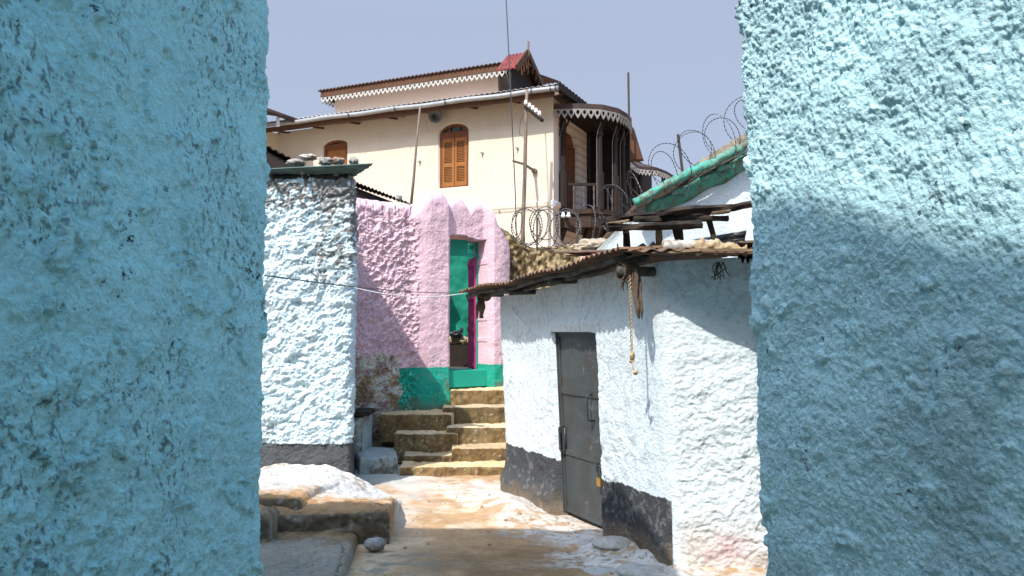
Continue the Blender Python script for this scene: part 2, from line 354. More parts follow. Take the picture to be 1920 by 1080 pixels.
# ------------------------------------------------------------------ the two blue houses that frame the alley
BLUE = np.array((.45,.80,.84))
def blue_house_left():
    p = Path([(-7, 3.62), (-1.06, 3.52), (-1.36, 2.1), (-1.62, .4), (-1.68, -9)], r=.07)
    qc = p.near((-1.07, 3.5))
    q = lines((0, qc - .5, .5), (qc - .4, qc + 2.35, .0048), (qc + 2.5, p.len, .3))
    zlow = lines((-.1, .2, .1), (.25, 3.25, .0056)); nz = len(zlow) + 12
    xy = p.pos(q); n = p.nor(q)
    top = np.where(xy[:, 1] > -.6, 4.74, 8.23 + .385 * np.clip(-xy[:, 1] - .6, 0, 5))  # rear level out of view, raised to cast the shadow on the right wall
    zz = np.concatenate([np.repeat(zlow[:, None], len(q), 1), 3.25 + (top[None] - 3.25) * np.linspace(0, 1, 13)[1:, None]], 0)
    P = np.stack([np.broadcast_to(xy[:, 0], zz.shape), np.broadcast_to(xy[:, 1], zz.shape), zz], -1).copy()
    Q = P * np.array((1, 1, .9))
    Qw = Q + .03 * np.stack([fbm(Q, 7, 2, 44), fbm(Q, 7, 2, 45), fbm(Q, 7, 2, 46)], -1)
    h = .015 * fbm(Q, 3.0, 2, 40) - .010 * billow(Qw, 7.5, 3, 42, .6) + .009 * fbm(Qw, 12, 5, 43, .68) + .0045 * fbm(Q, 40, 3, 47, .7)
    pit = sstep(.50, .68, fbm(Qw, 10, 4, 50)); h -= .026 * pit
    smooth_zone = sstep(-.2, .5, fbm(Q, .9, 2, 53)); h *= (.6 + .55 * smooth_zone)
    P[..., :2] += n[None] * h[..., None]
    m = (sstep(.30, .58, fbm(Qw * np.array((1, 1, .7)), 42, 3, 61, .8)) * sstep(-.3, .4, fbm(Q, 2.2, 3, 60)))[..., None]; pf = sstep(.45, .7, fbm(Q, 46, 2, 63))[..., None]
    c = BLUE * (1 + .05 * fbm(Q, 2.2, 4, 55)[..., None]); c = c + (np.array((.42,.75,.79)) - c) * .3 * sstep(-.1, .5, fbm(Q, 5, 3, 57))[..., None]
    c = c + (np.array((.09,.12,.14)) - c) * .74 * m; c = c + (np.array((.62,.82,.84)) - c) * .35 * pf
    t = thing('blue_house', (-1.5, 3, 0), 'blue limewashed house in shade with heavily pitted plaster, left edge of the alley', 'house')
    link_mesh('wall', P.reshape(-1, 3), grid_faces(*zz.shape), M['blue'], t, np.clip(c, .01, 1).reshape(-1, 3), True)
    # flat roof that closes the house (two levels)
    b = B(); ov = [(-7,-.58),(-.95,-.58),(-.84,1.2),(-.80,2.5),(-.93,3.50),(-7,3.56)]   # unseen flat eave, widened over the alley so its shadow reaches further right
    b.prism([(x, y, 4.64) for x, y in ov], (0, 0, .10))
    b.box8([(-7,-9,7.4),(-1.8,-9,7.4),(-1.8,-.62,7.4),(-7,-.62,7.4),(-7,-9,7.8),(-1.8,-9,7.8),(-1.8,-.62,7.8),(-7,-.62,7.8)])
    b.box8([(-7,-.85,3),(-1.75,-.85,3),(-1.75,-.6,3),(-7,-.6,3),(-7,-.85,7.39),(-1.75,-.85,7.39),(-1.75,-.6,7.39),(-7,-.6,7.39)])
    b.build('roof', M['slab'], t)
blue_house_left()
def blue_house_right():
    p = Path([(6, 3.45), (.968, 3.28), (1.385, 2.15), (1.85, .8), (1.95, -6)], r=.06, flip=True)
    qc = p.near((.968, 3.25))
    q = lines((0, qc - .5, .5), (qc - .35, qc + 1.75, .0042), (qc + 1.9, p.len, .3))
    zlow = lines((-.1, .3, .1), (.4, 3.2, .0048))
    xy = p.pos(q); n = p.nor(q)
    zz = np.concatenate([np.repeat(zlow[:, None], len(q), 1), 3.2 + (4.1 - 3.2) * np.linspace(0, 1, 6)[1:, None] * np.ones(len(q))[None]], 0)
    P = np.stack([np.broadcast_to(xy[:, 0], zz.shape), np.broadcast_to(xy[:, 1], zz.shape), zz], -1).copy()
    P[..., 0] -= .027 * (zz - 1.5)
    Q = P.copy()
    pop = sstep(1.9, 2.9, zz + .35 * fbm(Q, 1.5, 3, 70))               # popcorn plaster in the upper part
    h = .013 * fbm(Q, 2.2, 3, 71) - .004 * billow(Q, 7, 3, 73) + .006 * fbm(Q, 14, 5, 74, .68) + .004 * fbm(Q, 45, 3, 75, .7)
    h += pop * (-.007 * billow(Q, 34, 3, 77, .65) + .005 * fbm(Q, 16, 4, 78, .65)) - pop * .02 * sstep(.35, .7, fbm(Q, 4.5, 2, 79))
    h -= .018 * sstep(.6, .8, fbm(Q, 7.5, 3, 81))
    h += .010 * np.sin(zz * 9 + 2 * fbm(Q, 1.3, 2, 83)) * .5
    P[..., :2] += n[None] * h[..., None]
    c = np.array((.56,.84,.89)) * (1 + .08 * fbm(Q, 2.0, 4, 85)[..., None])
    st = sstep(.25, .6, fbm(Q, 1.3, 5, 88, .65) + .2 * fbm(Q, 40, 2, 89))[..., None]
    c = c + (np.array((.2,.26,.29)) - c) * .28 * st
    t = thing('blue_house', (1.6, 2.5, 0), 'blue limewashed house with sunlit popcorn plaster above a shadow line, right of the alley', 'house')
    link_mesh('wall', P.reshape(-1, 3), grid_faces(*zz.shape)[:, ::-1], M['blue'], t, np.clip(c, .01, 1).reshape(-1, 3), True)
    b = B(); b.box8([(1.95,-6,3.8),(6,-6,3.8),(6,3.3,3.8),(1.05,3.2,3.8),(1.95,-6,4.0),(6,-6,4.0),(6,3.3,4.0),(1.05,3.2,4.0)]); b.build('roof', M['slab'], t)
blue_house_right()

# ------------------------------------------------------------------ whitewashed house, left of the steps
def rocky(V, c, r, seed, amp=.28, sq=(1,1,1), freq=None):
    """icosphere-like pebble as lat/long grid with noise"""
    nu, nv = 34, 20; th = np.linspace(0, 2*np.pi, nu, endpoint=False); ph = np.linspace(.02, np.pi-.02, nv)
    T, Pp = np.meshgrid(th, ph); D = np.stack([np.sin(Pp)*np.cos(T), np.sin(Pp)*np.sin(T), np.cos(Pp)], -1)
    k = 1 + amp * .9 * fbm(D + seed * 3.7, 1.3, 5, seed, .6) - amp * .7 * np.abs(perlin(D * 2.4, seed + 9)) - amp * .3 * np.abs(perlin(D * 5.5, seed + 12))
    return (np.array(c) + D * k[..., None] * r * np.array(sq)).reshape(-1, 3), [tuple(f) for f in grid_faces(nv, nu, True)] + [tuple(range(nu)), tuple(range((nv-1)*nu, nv*nu))[::-1]]
def rock(name, c, r, seed, m, label, cat='stone', group=None, sq=(1,1,.75), amp=.3, parent=None):
    V, F = rocky(None, c, r, seed, amp, sq); o = B().add(V, F).build(name, m, parent, smooth=True)
    return tag(o, label, cat, group) if parent is None else o

def white_house_left():
    p = Path([(-6, 8.42), (-1.70, 8.50), (-2.09, 10.65), (-3, 14)], r=.05)
    qc = p.near((-1.70, 8.50))
    q = lines((0, qc - 2.9, .3), (qc - 2.7, qc - 1.25, .012), (qc - 1.24, qc + .5, .0078), (qc + .6, p.len, .2)); z = lines((-.15, 3.55, .0078))
    xy = p.pos(q); n = p.nor(q); zz = np.repeat(z[:, None], len(q), 1)
    P = np.stack([np.broadcast_to(xy[:, 0], zz.shape), np.broadcast_to(xy[:, 1], zz.shape), zz], -1).copy()
    topz = 3.385 - .62 * np.clip((xy[:, 1] - 8.58) / 2.0, 0, 1) + .05 * fbm(np.stack([xy[:, 0], xy[:, 1], xy[:, 0]*0], -1), 3.5, 3, 99)
    zz = np.minimum(zz, topz[None]); P[..., 2] = zz
    Q = P.copy(); Q[..., 2] *= 1.1
    Qs = Q.copy(); Qs[..., 0] -= .22 * Qs[..., 2]
    band = zz < .515 + .012 * fbm(Q, 6, 2, 3)
    amp = np.where(zz < .5, .22, 1.0)
    Qs = Qs + .05 * np.stack([fbm(Q, 4, 2, 121), fbm(Q, 4, 2, 122), fbm(Q, 4, 2, 123)], -1)
    h = amp * (-.022 * billow(Qs, 5.6, 3, 100, .6) + .016 * fbm(Q, 2.2, 2, 103) + .017 * fbm(Qs, 12, 5, 105, .7) - .006 * billow(Q, 30, 2, 106) + .004 * fbm(Q, 55, 2, 107))
    h -= amp * .03 * sstep(.5, .8, fbm(Qs * np.array((1, 1, 2.0)), 2.3, 3, 109))
    h += .03 * np.exp(-((zz - 2.5) / .5) ** 2) * .6 + .035 * sstep(.45, -.1, zz)
    P[..., :2] += n[None] * h[..., None]
    c = np.ones(P.shape) * np.array((.60,.72,.755))
    c = c * (1 + .05 * fbm(Q, 3, 3, 111)[..., None])
    mould = sstep(.33, .52, .42 * sstep(2.3, 3.35, zz) + .30 * sstep(-2.35, -1.72, P[..., 0]) * sstep(2.1, 2.8, zz) + .50 * (1 - 3.2 * np.abs(fbm(Qs, 9, 3, 113, .6))) * .55 + .2 * fbm(Q, 26, 2, 114) + .32 * fbm(Q, 1.4, 3, 117))[..., None]
    c = c + (np.array((.13,.105,.085)) - c) * .85 * mould
    bandc = lin(82,84,85) * (1 + .2 * fbm(Q, 9, 4, 119)[..., None]); b_ = band[..., None]
    c = np.where(b_, bandc, c)
    t = thing('whitewashed_house', (-3, 8.7, 0), 'tall lumpy whitewashed house with a dark grey painted foot and mould near its roof', 'house')
    link_mesh('wall', P.reshape(-1, 3), grid_faces(*zz.shape), M['white'], t, np.clip(c, .01, 1).reshape(-1, 3), True)
    A = at(500, 318, 8.38); Bp = at(699, 308, 8.34); Bp2 = at(664, 330, 8.56)
    Cc = Bp + (A - Bp) * 4.2; Dd = Cc + np.array((0, .6, -.05))
    b = B(); b.sheet(Bp, Bp2 + (Bp2 - Bp) * .15, Cc, Dd, waves=9, amp=.011, nv=12, t=.006, jit=.004); b.build('roof_sheet', M['sheet'], t, True)
    b = B()
    for i, xx in enumerate((-2.55, -2.2)):
        b.tube([(xx, 8.3, 3.345), (xx, 8.85, 3.30)], .02, 8)
    b.tube([(-5, 8.47, 3.355), (-1.76, 8.51, 3.345)], .03, 8); b.build('roof_beam', M['timber'], t)
    return A
white_house_left()
g = 'stones weighing down the roof sheet'
rock('roof_stone', at(555, 303, 8.45) + np.array((0,0,-.012)), 0.069, 3, M['stone'], 'mottled grey and black stone at the left end of the row on the roof sheet', 'stone', g, (1.5,1,.62))
rock('roof_stone', at(578, 293, 8.65) + np.array((0,0,-.012)), 0.076, 5, M['logwhite'], 'chalky white flat stone behind the others on the roof sheet', 'stone', g, (1.3,1,.5))
rock('roof_stone', at(612, 301, 8.45) + np.array((0,0,-.012)), 0.069, 8, M['stone'], 'dark grey angular stone in the middle of the row on the roof sheet', 'stone', g, (1.25,1,.7))
rock('roof_stone', at(634, 300, 8.5) + np.array((0,0,-.012)), 0.059, 11, M['stonered'], 'reddish brown stone on the roof sheet', 'stone', g, (1.2,1,.8))
rock('roof_stone', at(663, 300, 8.4) + np.array((0,0,-.012)), 0.053, 14, M['stone'], 'round pale grey stone alone near the tip of the roof sheet', 'stone', g, (1.05,1,.85))

# ------------------------------------------------------------------ pink gate house
GO = np.array((-.912, 11.4)); GD = np.array((.857, .514)); GN = np.array((.514, -.857))
def GP(q, o, z): return np.array((GO[0] + GD[0]*q + GN[0]*o, GO[1] + GD[1]*q + GN[1]*o, z))
def pink_gate():
    q = lines((-2.9, -1.5, .1), (-1.45, 1.16, .0085)); T = .42
    nu = len(q)
    bumps = [(-.22, .235, .285), (.18, .165, .225), (.54, .185, .225)]
    zt = 3.42 + .02 * np.sin(q * 3.1 + 1) + .10 * sstep(-.42, -.6, q) 
    zt = np.where(q > .66, 3.42 - .36 * sstep(.64, 1.05, q), zt)
    for c0, wd, hh in bumps:
        k = np.clip(np.abs(q - c0) / wd, 0, 1); zt = zt + hh * (1 - k ** 2.6) ** .45
    k = 5; zt = np.convolve(np.pad(zt, k, mode='edge'), np.ones(2*k+1)/(2*k+1), 'valid')
    # plan offset: piers bulge out beside the opening, end of the wall rounds back
    off = .09 * sstep(-.62, -.30, q) * sstep(.07, -.05, q) + .13 * sstep(.56, .70, q) * (1 - .5 * sstep(.8, 1.08, q))
    endr = sstep(.92, 1.14, q); off = off - .38 * endr ** 2
    vz = lines((.0, 1, .0085)); front = vz
    nf = 400; na = 26; nb = 120
    rows = []
    zb = -.15
    for j in range(nf + na + nb):
        if j < nf: rows.append((0, j / (nf - 1)))
        elif j < nf + na: rows.append((1, (j - nf + 1) / na))
        else: rows.append((2, (j - nf - na + 1) / nb))
    nv = len(rows); Z = np.zeros((nv, nu)); O = np.zeros((nv, nu)); R_ = .20
    for j, (k, s) in enumerate(rows):
        if k == 0: Z[j] = zb + (zt - R_ - zb) * s; O[j] = 0
        elif k == 1: a = math.pi * s; Z[j] = zt - R_ + R_ * math.sin(a); O[j] = -(T/2) * (1 - math.cos(a))
        else: Z[j] = (zt - R_) + (zb - zt + R_) * s; O[j] = -T
    fr = np.array([1.0 if k == 0 else (math.cos(math.pi*s/2)**.5 if k == 1 else 0) for k, s in rows])[:, None]
    Qq = np.broadcast_to(q[None], Z.shape)
    batter = .05 * sstep(1.6, .3, Z) * (q[None] < .0) * sstep(-.6, -.3, q[None])
    O = O + (off[None] + batter) * fr
    # door opening pushed right through
    jag = .006 * perlin(np.stack([Qq*6, Z*6, Z*0], -1), 4)
    inside = (Qq > .0 + jag) & (Qq < .61 + jag) & (Z < 3.05 + .03 * np.sin(Qq * 9)) & (Z > 1.125) & (np.array([k == 0 for k, s in rows])[:, None])
    O = np.where(inside, -T + .02, O)
    P = np.stack([GO[0] + GD[0]*Qq + GN[0]*O, GO[1] + GD[1]*Qq + GN[1]*O, Z], -1)
    rough = (sstep(-.44, -.52, q)[None] * 1.0 + .16)
    base = np.stack([GO[0] + GD[0]*Qq, GO[1] + GD[1]*Qq, Z], -1)
    h = rough * (-.020 * billow(base, 8.5, 3, 130, .6) + .012 * fbm(base, 3, 2, 131) - .008 * billow(base, 24, 2, 135)) + .011 * fbm(base, 4, 4, 137, .6) + .003 * fbm(base, 40, 2, 139)
    P[..., 0] += GN[0] * h * (~inside); P[..., 1] += GN[1] * h * (~inside)
    P[..., 2] += .01 * fbm(base, 9, 3, 140) * (1 - fr)
    pink = np.array((.64,.445,.49)); teal = np.array((.012,.31,.22)); raw = np.array((.50,.47,.41))
    c = pink * (1 + .07 * fbm(base, 3, 4, 141)[..., None]); n = fbm(base, 5, 4, 143); nn = fbm(base, 26, 3, 144)
    grime = sstep(.15, .6, .5 * sstep(2.6, 1.2, Z) * (Qq < -.3) + .5 * n + .5 * nn)[..., None] * (Qq < -.35)[..., None]
    c = c + (np.array((.40,.24,.28)) - c) * .55 * grime
    topc = sstep(.0, .5, n + .7 * nn)[..., None] * (1 - fr)[..., None] * (Qq < -.45)[..., None]; c = c + (np.array((.35,.3,.27)) - c) * .8 * topc
    rawm = sstep(.0, .10, 1.46 - .30 * sstep(-.9, -.5, Qq) + .13 * n + .06 * nn - Z)[..., None] * sstep(-.58, -.70, Qq + .06 * n)[..., None]
    rawc = raw * (1 + .15 * n[..., None]); sp = sstep(.12, .5, fbm(base, 3.4, 4, 151))[..., None]
    rawc = rawc + (lin(128,98,58) - rawc) * .8 * sp; sp = sstep(.2, .55, fbm(base, 4.2, 4, 153))[..., None]; rawc = rawc + (lin(140,104,100) - rawc) * .75 * sp
    sp = sstep(.3, .6, nn + .3 * n)[..., None]; rawc = rawc + (lin(60,52,40) - rawc) * .55 * sp
    rawc = rawc + (np.array((.2,.15,.1)) - rawc) * .7 * sstep(.75, .45, Z + .1 * n)[..., None]
    c = c + (rawc - c) * rawm
    tm = ((Z < 1.19 + .004 * n) & (Qq > -.72 + .10 * n + .05 * nn) & (Qq < .30) ) | ((Z < 1.21 + .003 * n) & (Qq > .30) & (Qq < .90 + .01 * n))
    tc_ = teal * (1 + .12 * n[..., None]); tc_ = tc_ + (np.array((.16,.30,.24)) - tc_) * .5 * sstep(.3, .6, nn + .3 * n)[..., None]; tc_ = tc_ + (np.array((.13,.11,.07)) - tc_) * .6 * sstep(.25, .7, .45 * nn + .5 * n + .9 * sstep(.85, .6, Z) * (Qq < 0) + .6 * sstep(1.02, .93, Z) * (Qq > .3))[..., None]; c = np.where(tm[..., None], tc_, c)
    spat = (tm & (Qq < -.56) & (nn + n * .5 > .35))[..., None]; c = np.where(spat, np.array((.22,.45,.38)), c)
    F = grid_faces(nv, nu); ii = inside.ravel()
    hole = ((Qq > .0) & (Qq < .61) & (Z < 3.05) & (Z > 1.125)).ravel() & np.repeat(np.array([k == 2 for k, s in rows]), nu)
    keep = ~(ii[F].all(1) | hole[F].any(1)); F = F[keep]
    t = thing('gate_house', GP(.2, 0, 0), 'pink gateway with three rounded merlons and a teal painted foot above the steps', 'gate')
    link_mesh('wall', P.reshape(-1, 3), F, M['pink'], t, np.clip(c, .01, 1).reshape(-1, 3), True)
    # lintel soffit + reveal filler behind the sheet
    # transom of the door with two star cut outs
    o_ = -.22
    tr = B(); z0, z1 = 2.80, 3.05
    def pbar(b, qa, qb, za, zb_, oa=o_, th=.03):
        b.box8([GP(qa,oa,za),GP(qb,oa,za),GP(qb,oa-th,za),GP(qa,oa-th,za),GP(qa,oa,zb_),GP(qb,oa,zb_),GP(qb,oa-th,zb_),GP(qa,oa-th,zb_)])
    pbar(tr, .0, .60, z0, z0+.05); pbar(tr, .0, .60, z1-.03, z1+.03); pbar(tr, .13, .43, z0+.05, z1-.03); pbar(tr, .0, .02, z0+.05, z1-.03); pbar(tr, .575, .61, z0+.05, z1-.03)
    for c0 in (.075, .505):
        zc = (z0 + .05 + z1 - .03) / 2; rr = .068
        for a in range(0, 180, 45):
            ca, sa = math.cos(R(a+22)), math.sin(R(a+22)); tr.bar(GP(c0-rr*ca, o_-.015, zc-rr*sa), GP(c0+rr*ca, o_-.015, zc+rr*sa), .012, .018)
        ring = [GP(c0+.035*math.cos(a), o_-.015, zc+.035*math.sin(a)) for a in np.linspace(0, 2*np.pi, 13)]; tr.tube(ring, .007, 5, False)
    tr.build('transom', M['teal'], t)
    fr_ = B(); pbar(fr_, .585, .615, 1.125, z0, o_, .06); pbar(fr_, -.005, .02, 1.125, z0, o_, .06); fr_.build('door_frame', M['teal'], t)
    # magenta leaf swung inwards, seen almost edge on
    d = B(); a0 = GP(.555, o_-.03, 0)[:2]; a1 = a0 + np.array((-.115, .48)); th = np.array((.035, .006))
    d.box8([(a0[0],a0[1],1.13),(a0[0]+th[0],a0[1]+th[1],1.13),(a1[0]+th[0],a1[1]+th[1],1.13),(a1[0],a1[1],1.13),(a0[0],a0[1],2.79),(a0[0]+th[0],a0[1]+th[1],2.79),(a1[0]+th[0],a1[1]+th[1],2.79),(a1[0],a1[1],2.79)])
    for zc in (1.2, 1.72, 2.2, 2.7): d.bar((a0[0]-.008, a0[1], zc), (a1[0]-.008, a1[1], zc), .016, .07)
    d.build('door', M['magenta'], t)
    s = B(); s.box8([GP(-.01,.05,.9),GP(.62,.05,.9),GP(.62,-.44,.9),GP(-.01,-.44,.9),GP(-.01,.045,1.13),GP(.62,.04,1.125),GP(.62,-.44,1.13),GP(-.01,-.44,1.13)]); s.build('threshold', M['teal'], t)
    l = B(); l.box8([GP(-.1,-.16,3.04),GP(.66,-.16,3.04),GP(.66,-.40,3.04),GP(-.1,-.40,3.04),GP(-.1,-.16,3.3),GP(.66,-.16,3.3),GP(.66,-.40,3.3),GP(-.1,-.40,3.3)]); l.build('lintel', M['pinkplaster'], t)
pink_gate()
def courtyard():
    xs = np.linspace(-2.3, -.30, 90); zs = np.linspace(.9, 3.42, 80); X, Z = np.meshgrid(xs, zs)
    P = np.stack([X, 14.0 + .1 * X + .05 * fbm(np.stack([X, Z, Z*0], -1), 2, 3, 3), Z], -1)
    V = P.reshape(-1, 3); V2 = V + np.array((0, .3, 0)); n = len(V); F = np.concatenate([grid_faces(80, 90), grid_faces(80, 90)[:, ::-1] + n])
    top = np.array([(79*90+i, 79*90+i+1, 79*90+i+1+n, 79*90+i+n) for i in range(89)])
    o = link_mesh('courtyard_wall', np.concatenate([V, V2]), np.concatenate([F, top]), M['innergreen'], smooth=True); tag(o, 'bright green courtyard wall seen through the pink gateway', 'wall')
    b = B(); b.box8([(-2.6,11.1,.2),(1.5,12.6,.2),(1.5,16,.2),(-2.6,16,.2),(-2.6,11.1,1.10),(1.5,12.7,1.10),(1.5,16,1.13),(-2.6,16,1.13)])
    tag(b.build('courtyard_floor', M['step'] if False else M['slab']), kind='structure')
    # rough stone ledge with a black bag on it
    V, F = [], []
    b = B()
    for i in range(7):
        c = at(838 + i * 10, 640 - (i % 2) * 2, 13.1 + .05 * (i % 3)); v, f = rocky(None, c, .085, 30 + i, .3, (1, .9, .85)); b.add(v, f)
    o = b.build('stone_ledge', M['palerock'], smooth=True); tag(o, 'rough pale stone ledge in the courtyard behind the open gate', 'ledge')
    tag(B().bar(at(835, 670, 13.1), at(915, 670, 13.25), .26, .40, jit=.05).build('shade_footing', M['ledgeshade']), 'low bank under the stone ledge behind the open gate', 'footing')  # bar whose dark colour stands for the shade below the ledge
    v, f = rocky(None, at(855, 626, 13.05), .10, 51, .5, (1.15, .9, .6)); b = B().add(v, f); v, f = rocky(None, at(866, 619, 13.1), .035, 53, .5, (.8, .8, 1.1)); b.add(v, f)
    tag(b.build('plastic_bag', M['bag'], smooth=True), 'black plastic bag lying on the stone ledge inside the gate', 'bag')
courtyard()

# ------------------------------------------------------------------ stone steps up to the gate
def slab_grid(name, poly, z0, z1, parent, colf, m, seed, cell=.02, r=.025, amp=.012, slope=None, endr=.03, wob=.02):
    """worn block: poly = 4 plan corners (front-left, front-right, back-right, back-left); rounded front/top edges, noisy faces"""
    a, b, c, d = [np.array(p, float) for p in poly]
    L = max(np.linalg.norm(b-a), np.linalg.norm(c-d)); W = max(np.linalg.norm(d-a), np.linalg.norm(c-b)); H = z1 - z0
    nu = max(4, int(L / cell)); nw = max(3, int(W / cell)); nh = max(3, int(H / cell))
    prof = [(0, z0 + (H - r) * k / nh) for k in range(nh + 1)] + [(r * (1 - math.cos(t)), z1 - r + r * math.sin(t)) for t in np.linspace(.3, math.pi/2, 4)]
    prof += [(r + (W - r) * k / nw, z1) for k in range(1, nw + 1)]
    u = np.linspace(0, 1, nu + 1); e_ = np.array([0, .12, .3, .6, 1]) * endr / L; u = np.unique(np.concatenate([u, e_, 1 - e_])); u = np.concatenate([[0, 0], u, [1, 1]])
    pv = np.array(prof); V = np.zeros((len(prof), len(u), 3)); 
    s = pv[:, 0] / W
    for j in range(len(prof)):
        p = (a[None]*(1-u[:, None]) + b[None]*u[:, None])*(1-s[j]) + (d[None]*(1-u[:, None]) + c[None]*u[:, None])*s[j]
        V[j, :, :2] = p; V[j, :, 2] = pv[j, 1] + (slope(p[:, 0], p[:, 1]) if slope else 0)
    uL = u * L; k = np.clip(1 - np.minimum(uL, L - uL) / endr, 0, 1); drop = endr * (1 - np.sqrt(np.clip(1 - k ** 2, 0, 1)))
    V[..., 2] -= drop[None] * np.clip((V[..., 2] - z0) / H, 0, 1)
    V[:, 0, 2] = z0 - .02; V[:, -1, 2] = z0 - .02
    Q = V.copy(); f = np.ones(len(u)); 
    n = fbm(Q, 1.8, 2, seed + 4)[..., None] * wob + fbm(Q, 4, 3, seed)[..., None] * amp - .6 * amp * sstep(.25, .6, fbm(Q, 7, 3, seed + 6))[..., None] + fbm(Q, 16, 3, seed + 1)[..., None] * amp * .5
    dirn = np.array(((a + b) / 2 - (c + d) / 2)); dirn = dirn / np.linalg.norm(dirn)
    isf = (np.arange(len(prof)) <= nh + 2)[:, None, None]
    V[..., :2] += np.where(isf, n * dirn, n * .3 * dirn); V[..., 2:] += np.where(isf, n * .3, n * .7)
    V[:, 0, :] = np.where(True, V[:, 0, :], 0)
    c_ = colf(Q, np.broadcast_to(isf[..., 0], V.shape[:2]))
    return link_mesh(name, V.reshape(-1, 3), grid_faces(len(prof), len(u)), m, parent, np.clip(c_, .01, 1).reshape(-1, 3), True)
def step_col(seed, white=.25):
    tint = 1 + .16 * math.sin(seed * 1.3); warm = .06 * math.sin(seed * .7)
    def f(Q, isf):
        n = fbm(Q, 3, 4, seed)[..., None]; nn = fbm(Q, 18, 4, seed + 3, .65)[..., None]
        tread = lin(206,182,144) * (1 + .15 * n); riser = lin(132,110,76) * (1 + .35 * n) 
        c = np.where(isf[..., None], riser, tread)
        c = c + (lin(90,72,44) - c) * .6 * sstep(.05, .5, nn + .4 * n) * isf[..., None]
        fl = fbm(Q, 42, 3, seed + 5, .7)[..., None]; c = c * tint * np.array((1 + warm, 1, 1 - warm))
        zr = (Q[..., 2] - Q[..., 2].min()) / max(1e-6, Q[..., 2].max() - Q[..., 2].min()); st = fbm(Q * np.array((1, 1, .25)), 14, 4, seed + 8, .65)[..., None]
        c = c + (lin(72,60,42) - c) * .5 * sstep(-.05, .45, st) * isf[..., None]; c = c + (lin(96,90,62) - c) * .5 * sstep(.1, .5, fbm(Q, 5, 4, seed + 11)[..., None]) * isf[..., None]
        ck = sstep(.03, .0, np.abs(fbm(Q, 3.0, 4, seed + 13)))[..., None]; c = c * (1 - .55 * ck)
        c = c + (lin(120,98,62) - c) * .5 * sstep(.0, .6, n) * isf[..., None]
        c = c + (np.array((.60,.59,.53)) - c) * sstep(.85 - white, 1.15 - white, fl * .75 + .45 * nn + .35 * n + .1) * .5
        return c
    return f
def stairs():
    t = thing('stone_staircase', (-.6, 10.3, 0), 'worn sandstone steps that climb to the pink gateway', 'steps')
    fr = [(9.52, -1.32, .0, .10), (9.95, -.74, .09, .255), (10.38, -.84, .24, .46), (10.82, -.93, .44, .675), (11.22, -.86, .66, .875)]
    for i, (D, xl, z0, z1) in enumerate(fr):
        back = D + .62 if i < 4 else D + .9
        xr = .22 + i * .05
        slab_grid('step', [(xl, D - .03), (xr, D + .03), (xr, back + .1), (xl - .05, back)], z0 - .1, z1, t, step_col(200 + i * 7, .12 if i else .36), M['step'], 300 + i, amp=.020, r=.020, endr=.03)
    lf = [(9.93, -1.34, -.52, .05, .165), (10.27, -1.50, -.70, .14, .385), (10.58, -1.74, -.80, .36, .60)]
    for i, (D, xl, xr, z0, z1) in enumerate(lf):
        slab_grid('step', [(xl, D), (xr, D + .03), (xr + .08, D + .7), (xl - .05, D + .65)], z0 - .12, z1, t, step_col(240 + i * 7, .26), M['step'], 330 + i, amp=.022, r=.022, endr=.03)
stairs()
def chalk_col(seed):
    def f(Q, isf):
        n = fbm(Q, 3, 4, seed)[..., None]; nn = fbm(Q, 15, 4, seed + 3)[..., None]
        c = np.ones(Q.shape) * np.array((.40,.45,.43)) * (1 + .12 * n)
        return c + (lin(110,92,66) - c) * .8 * sstep(-.15, .35, nn * .7 + n) * np.where(isf[..., None], 1, .35)
    return f
o = slab_grid('kerb_block', [(-1.80, 9.55), (-1.36, 9.62), (-1.52, 10.5), (-2.05, 10.45)], -.05, .19, None, chalk_col(260), M['step'], 340, amp=.016)
tag(o, 'low whitewashed block with a cracked top between the lumpy wall and the steps', 'block')
o = slab_grid('kerb_block', [(-2.0, 10.02), (-1.86, 10.04), (-1.84, 10.6), (-2.05, 10.6)], .1, .62, None, chalk_col(270), M['step'], 345, amp=.02)
tag(o, 'narrow dirty stone block standing against the pink wall beside the drain hole', 'block')
b = B(); b.box8([(-2.0,10.0,.64),(-1.78,10.03,.64),(-1.78,10.5,.64),(-2.0,10.5,.64),(-2.0,10.0,.70),(-1.78,10.03,.69),(-1.78,10.5,.69),(-2.0,10.5,.70)])
tag(b.build('drain_cover', M['timber']), 'small black slab that caps the drain beside the steps', 'drain')

# ------------------------------------------------------------------ benches of beaten earth on the left
def bench_col(seed, kind):
    def f(Q, isf):
        n = fbm(Q, 2.2, 4, seed)[..., None]; nn = fbm(Q, 12, 4, seed + 3)[..., None]; y = Q[..., 1:2]
        white = np.array((.58,.57,.54)); ochre = lin(176,136,94); brown = lin(116,90,60); grey = lin(142,132,118)
        if kind == 'upper':
            c = white + (ochre - white) * sstep(.2, -.45, y - 7.2 + .3 * n + .2 * nn)
            c = c + (brown - c) * sstep(6.75, 6.5, y + .1 * n) * .7
        else:
            c = brown + (grey - brown) * sstep(.25, -.2, y - 6.25 + .35 * n + .25 * nn + 0 * y)
        c = c * (1 + .10 * fbm(Q, 24, 3, seed + 7)[..., None] + .08 * n); c = c + (lin(150,128,100) - c) * .55 * sstep(.15, .6, .7 * nn + .6 * n); ck = sstep(.028, .0, np.abs(fbm(Q, 2.4, 4, seed + 9)))[..., None]; c = c * (1 - .6 * ck)
        c = c + (lin(96,84,70) - c) * .5 * sstep(.35, .6, fbm(Q, 30, 2, seed + 12))[..., None]
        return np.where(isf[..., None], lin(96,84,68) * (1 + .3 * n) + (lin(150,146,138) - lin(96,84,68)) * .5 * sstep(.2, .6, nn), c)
    return f
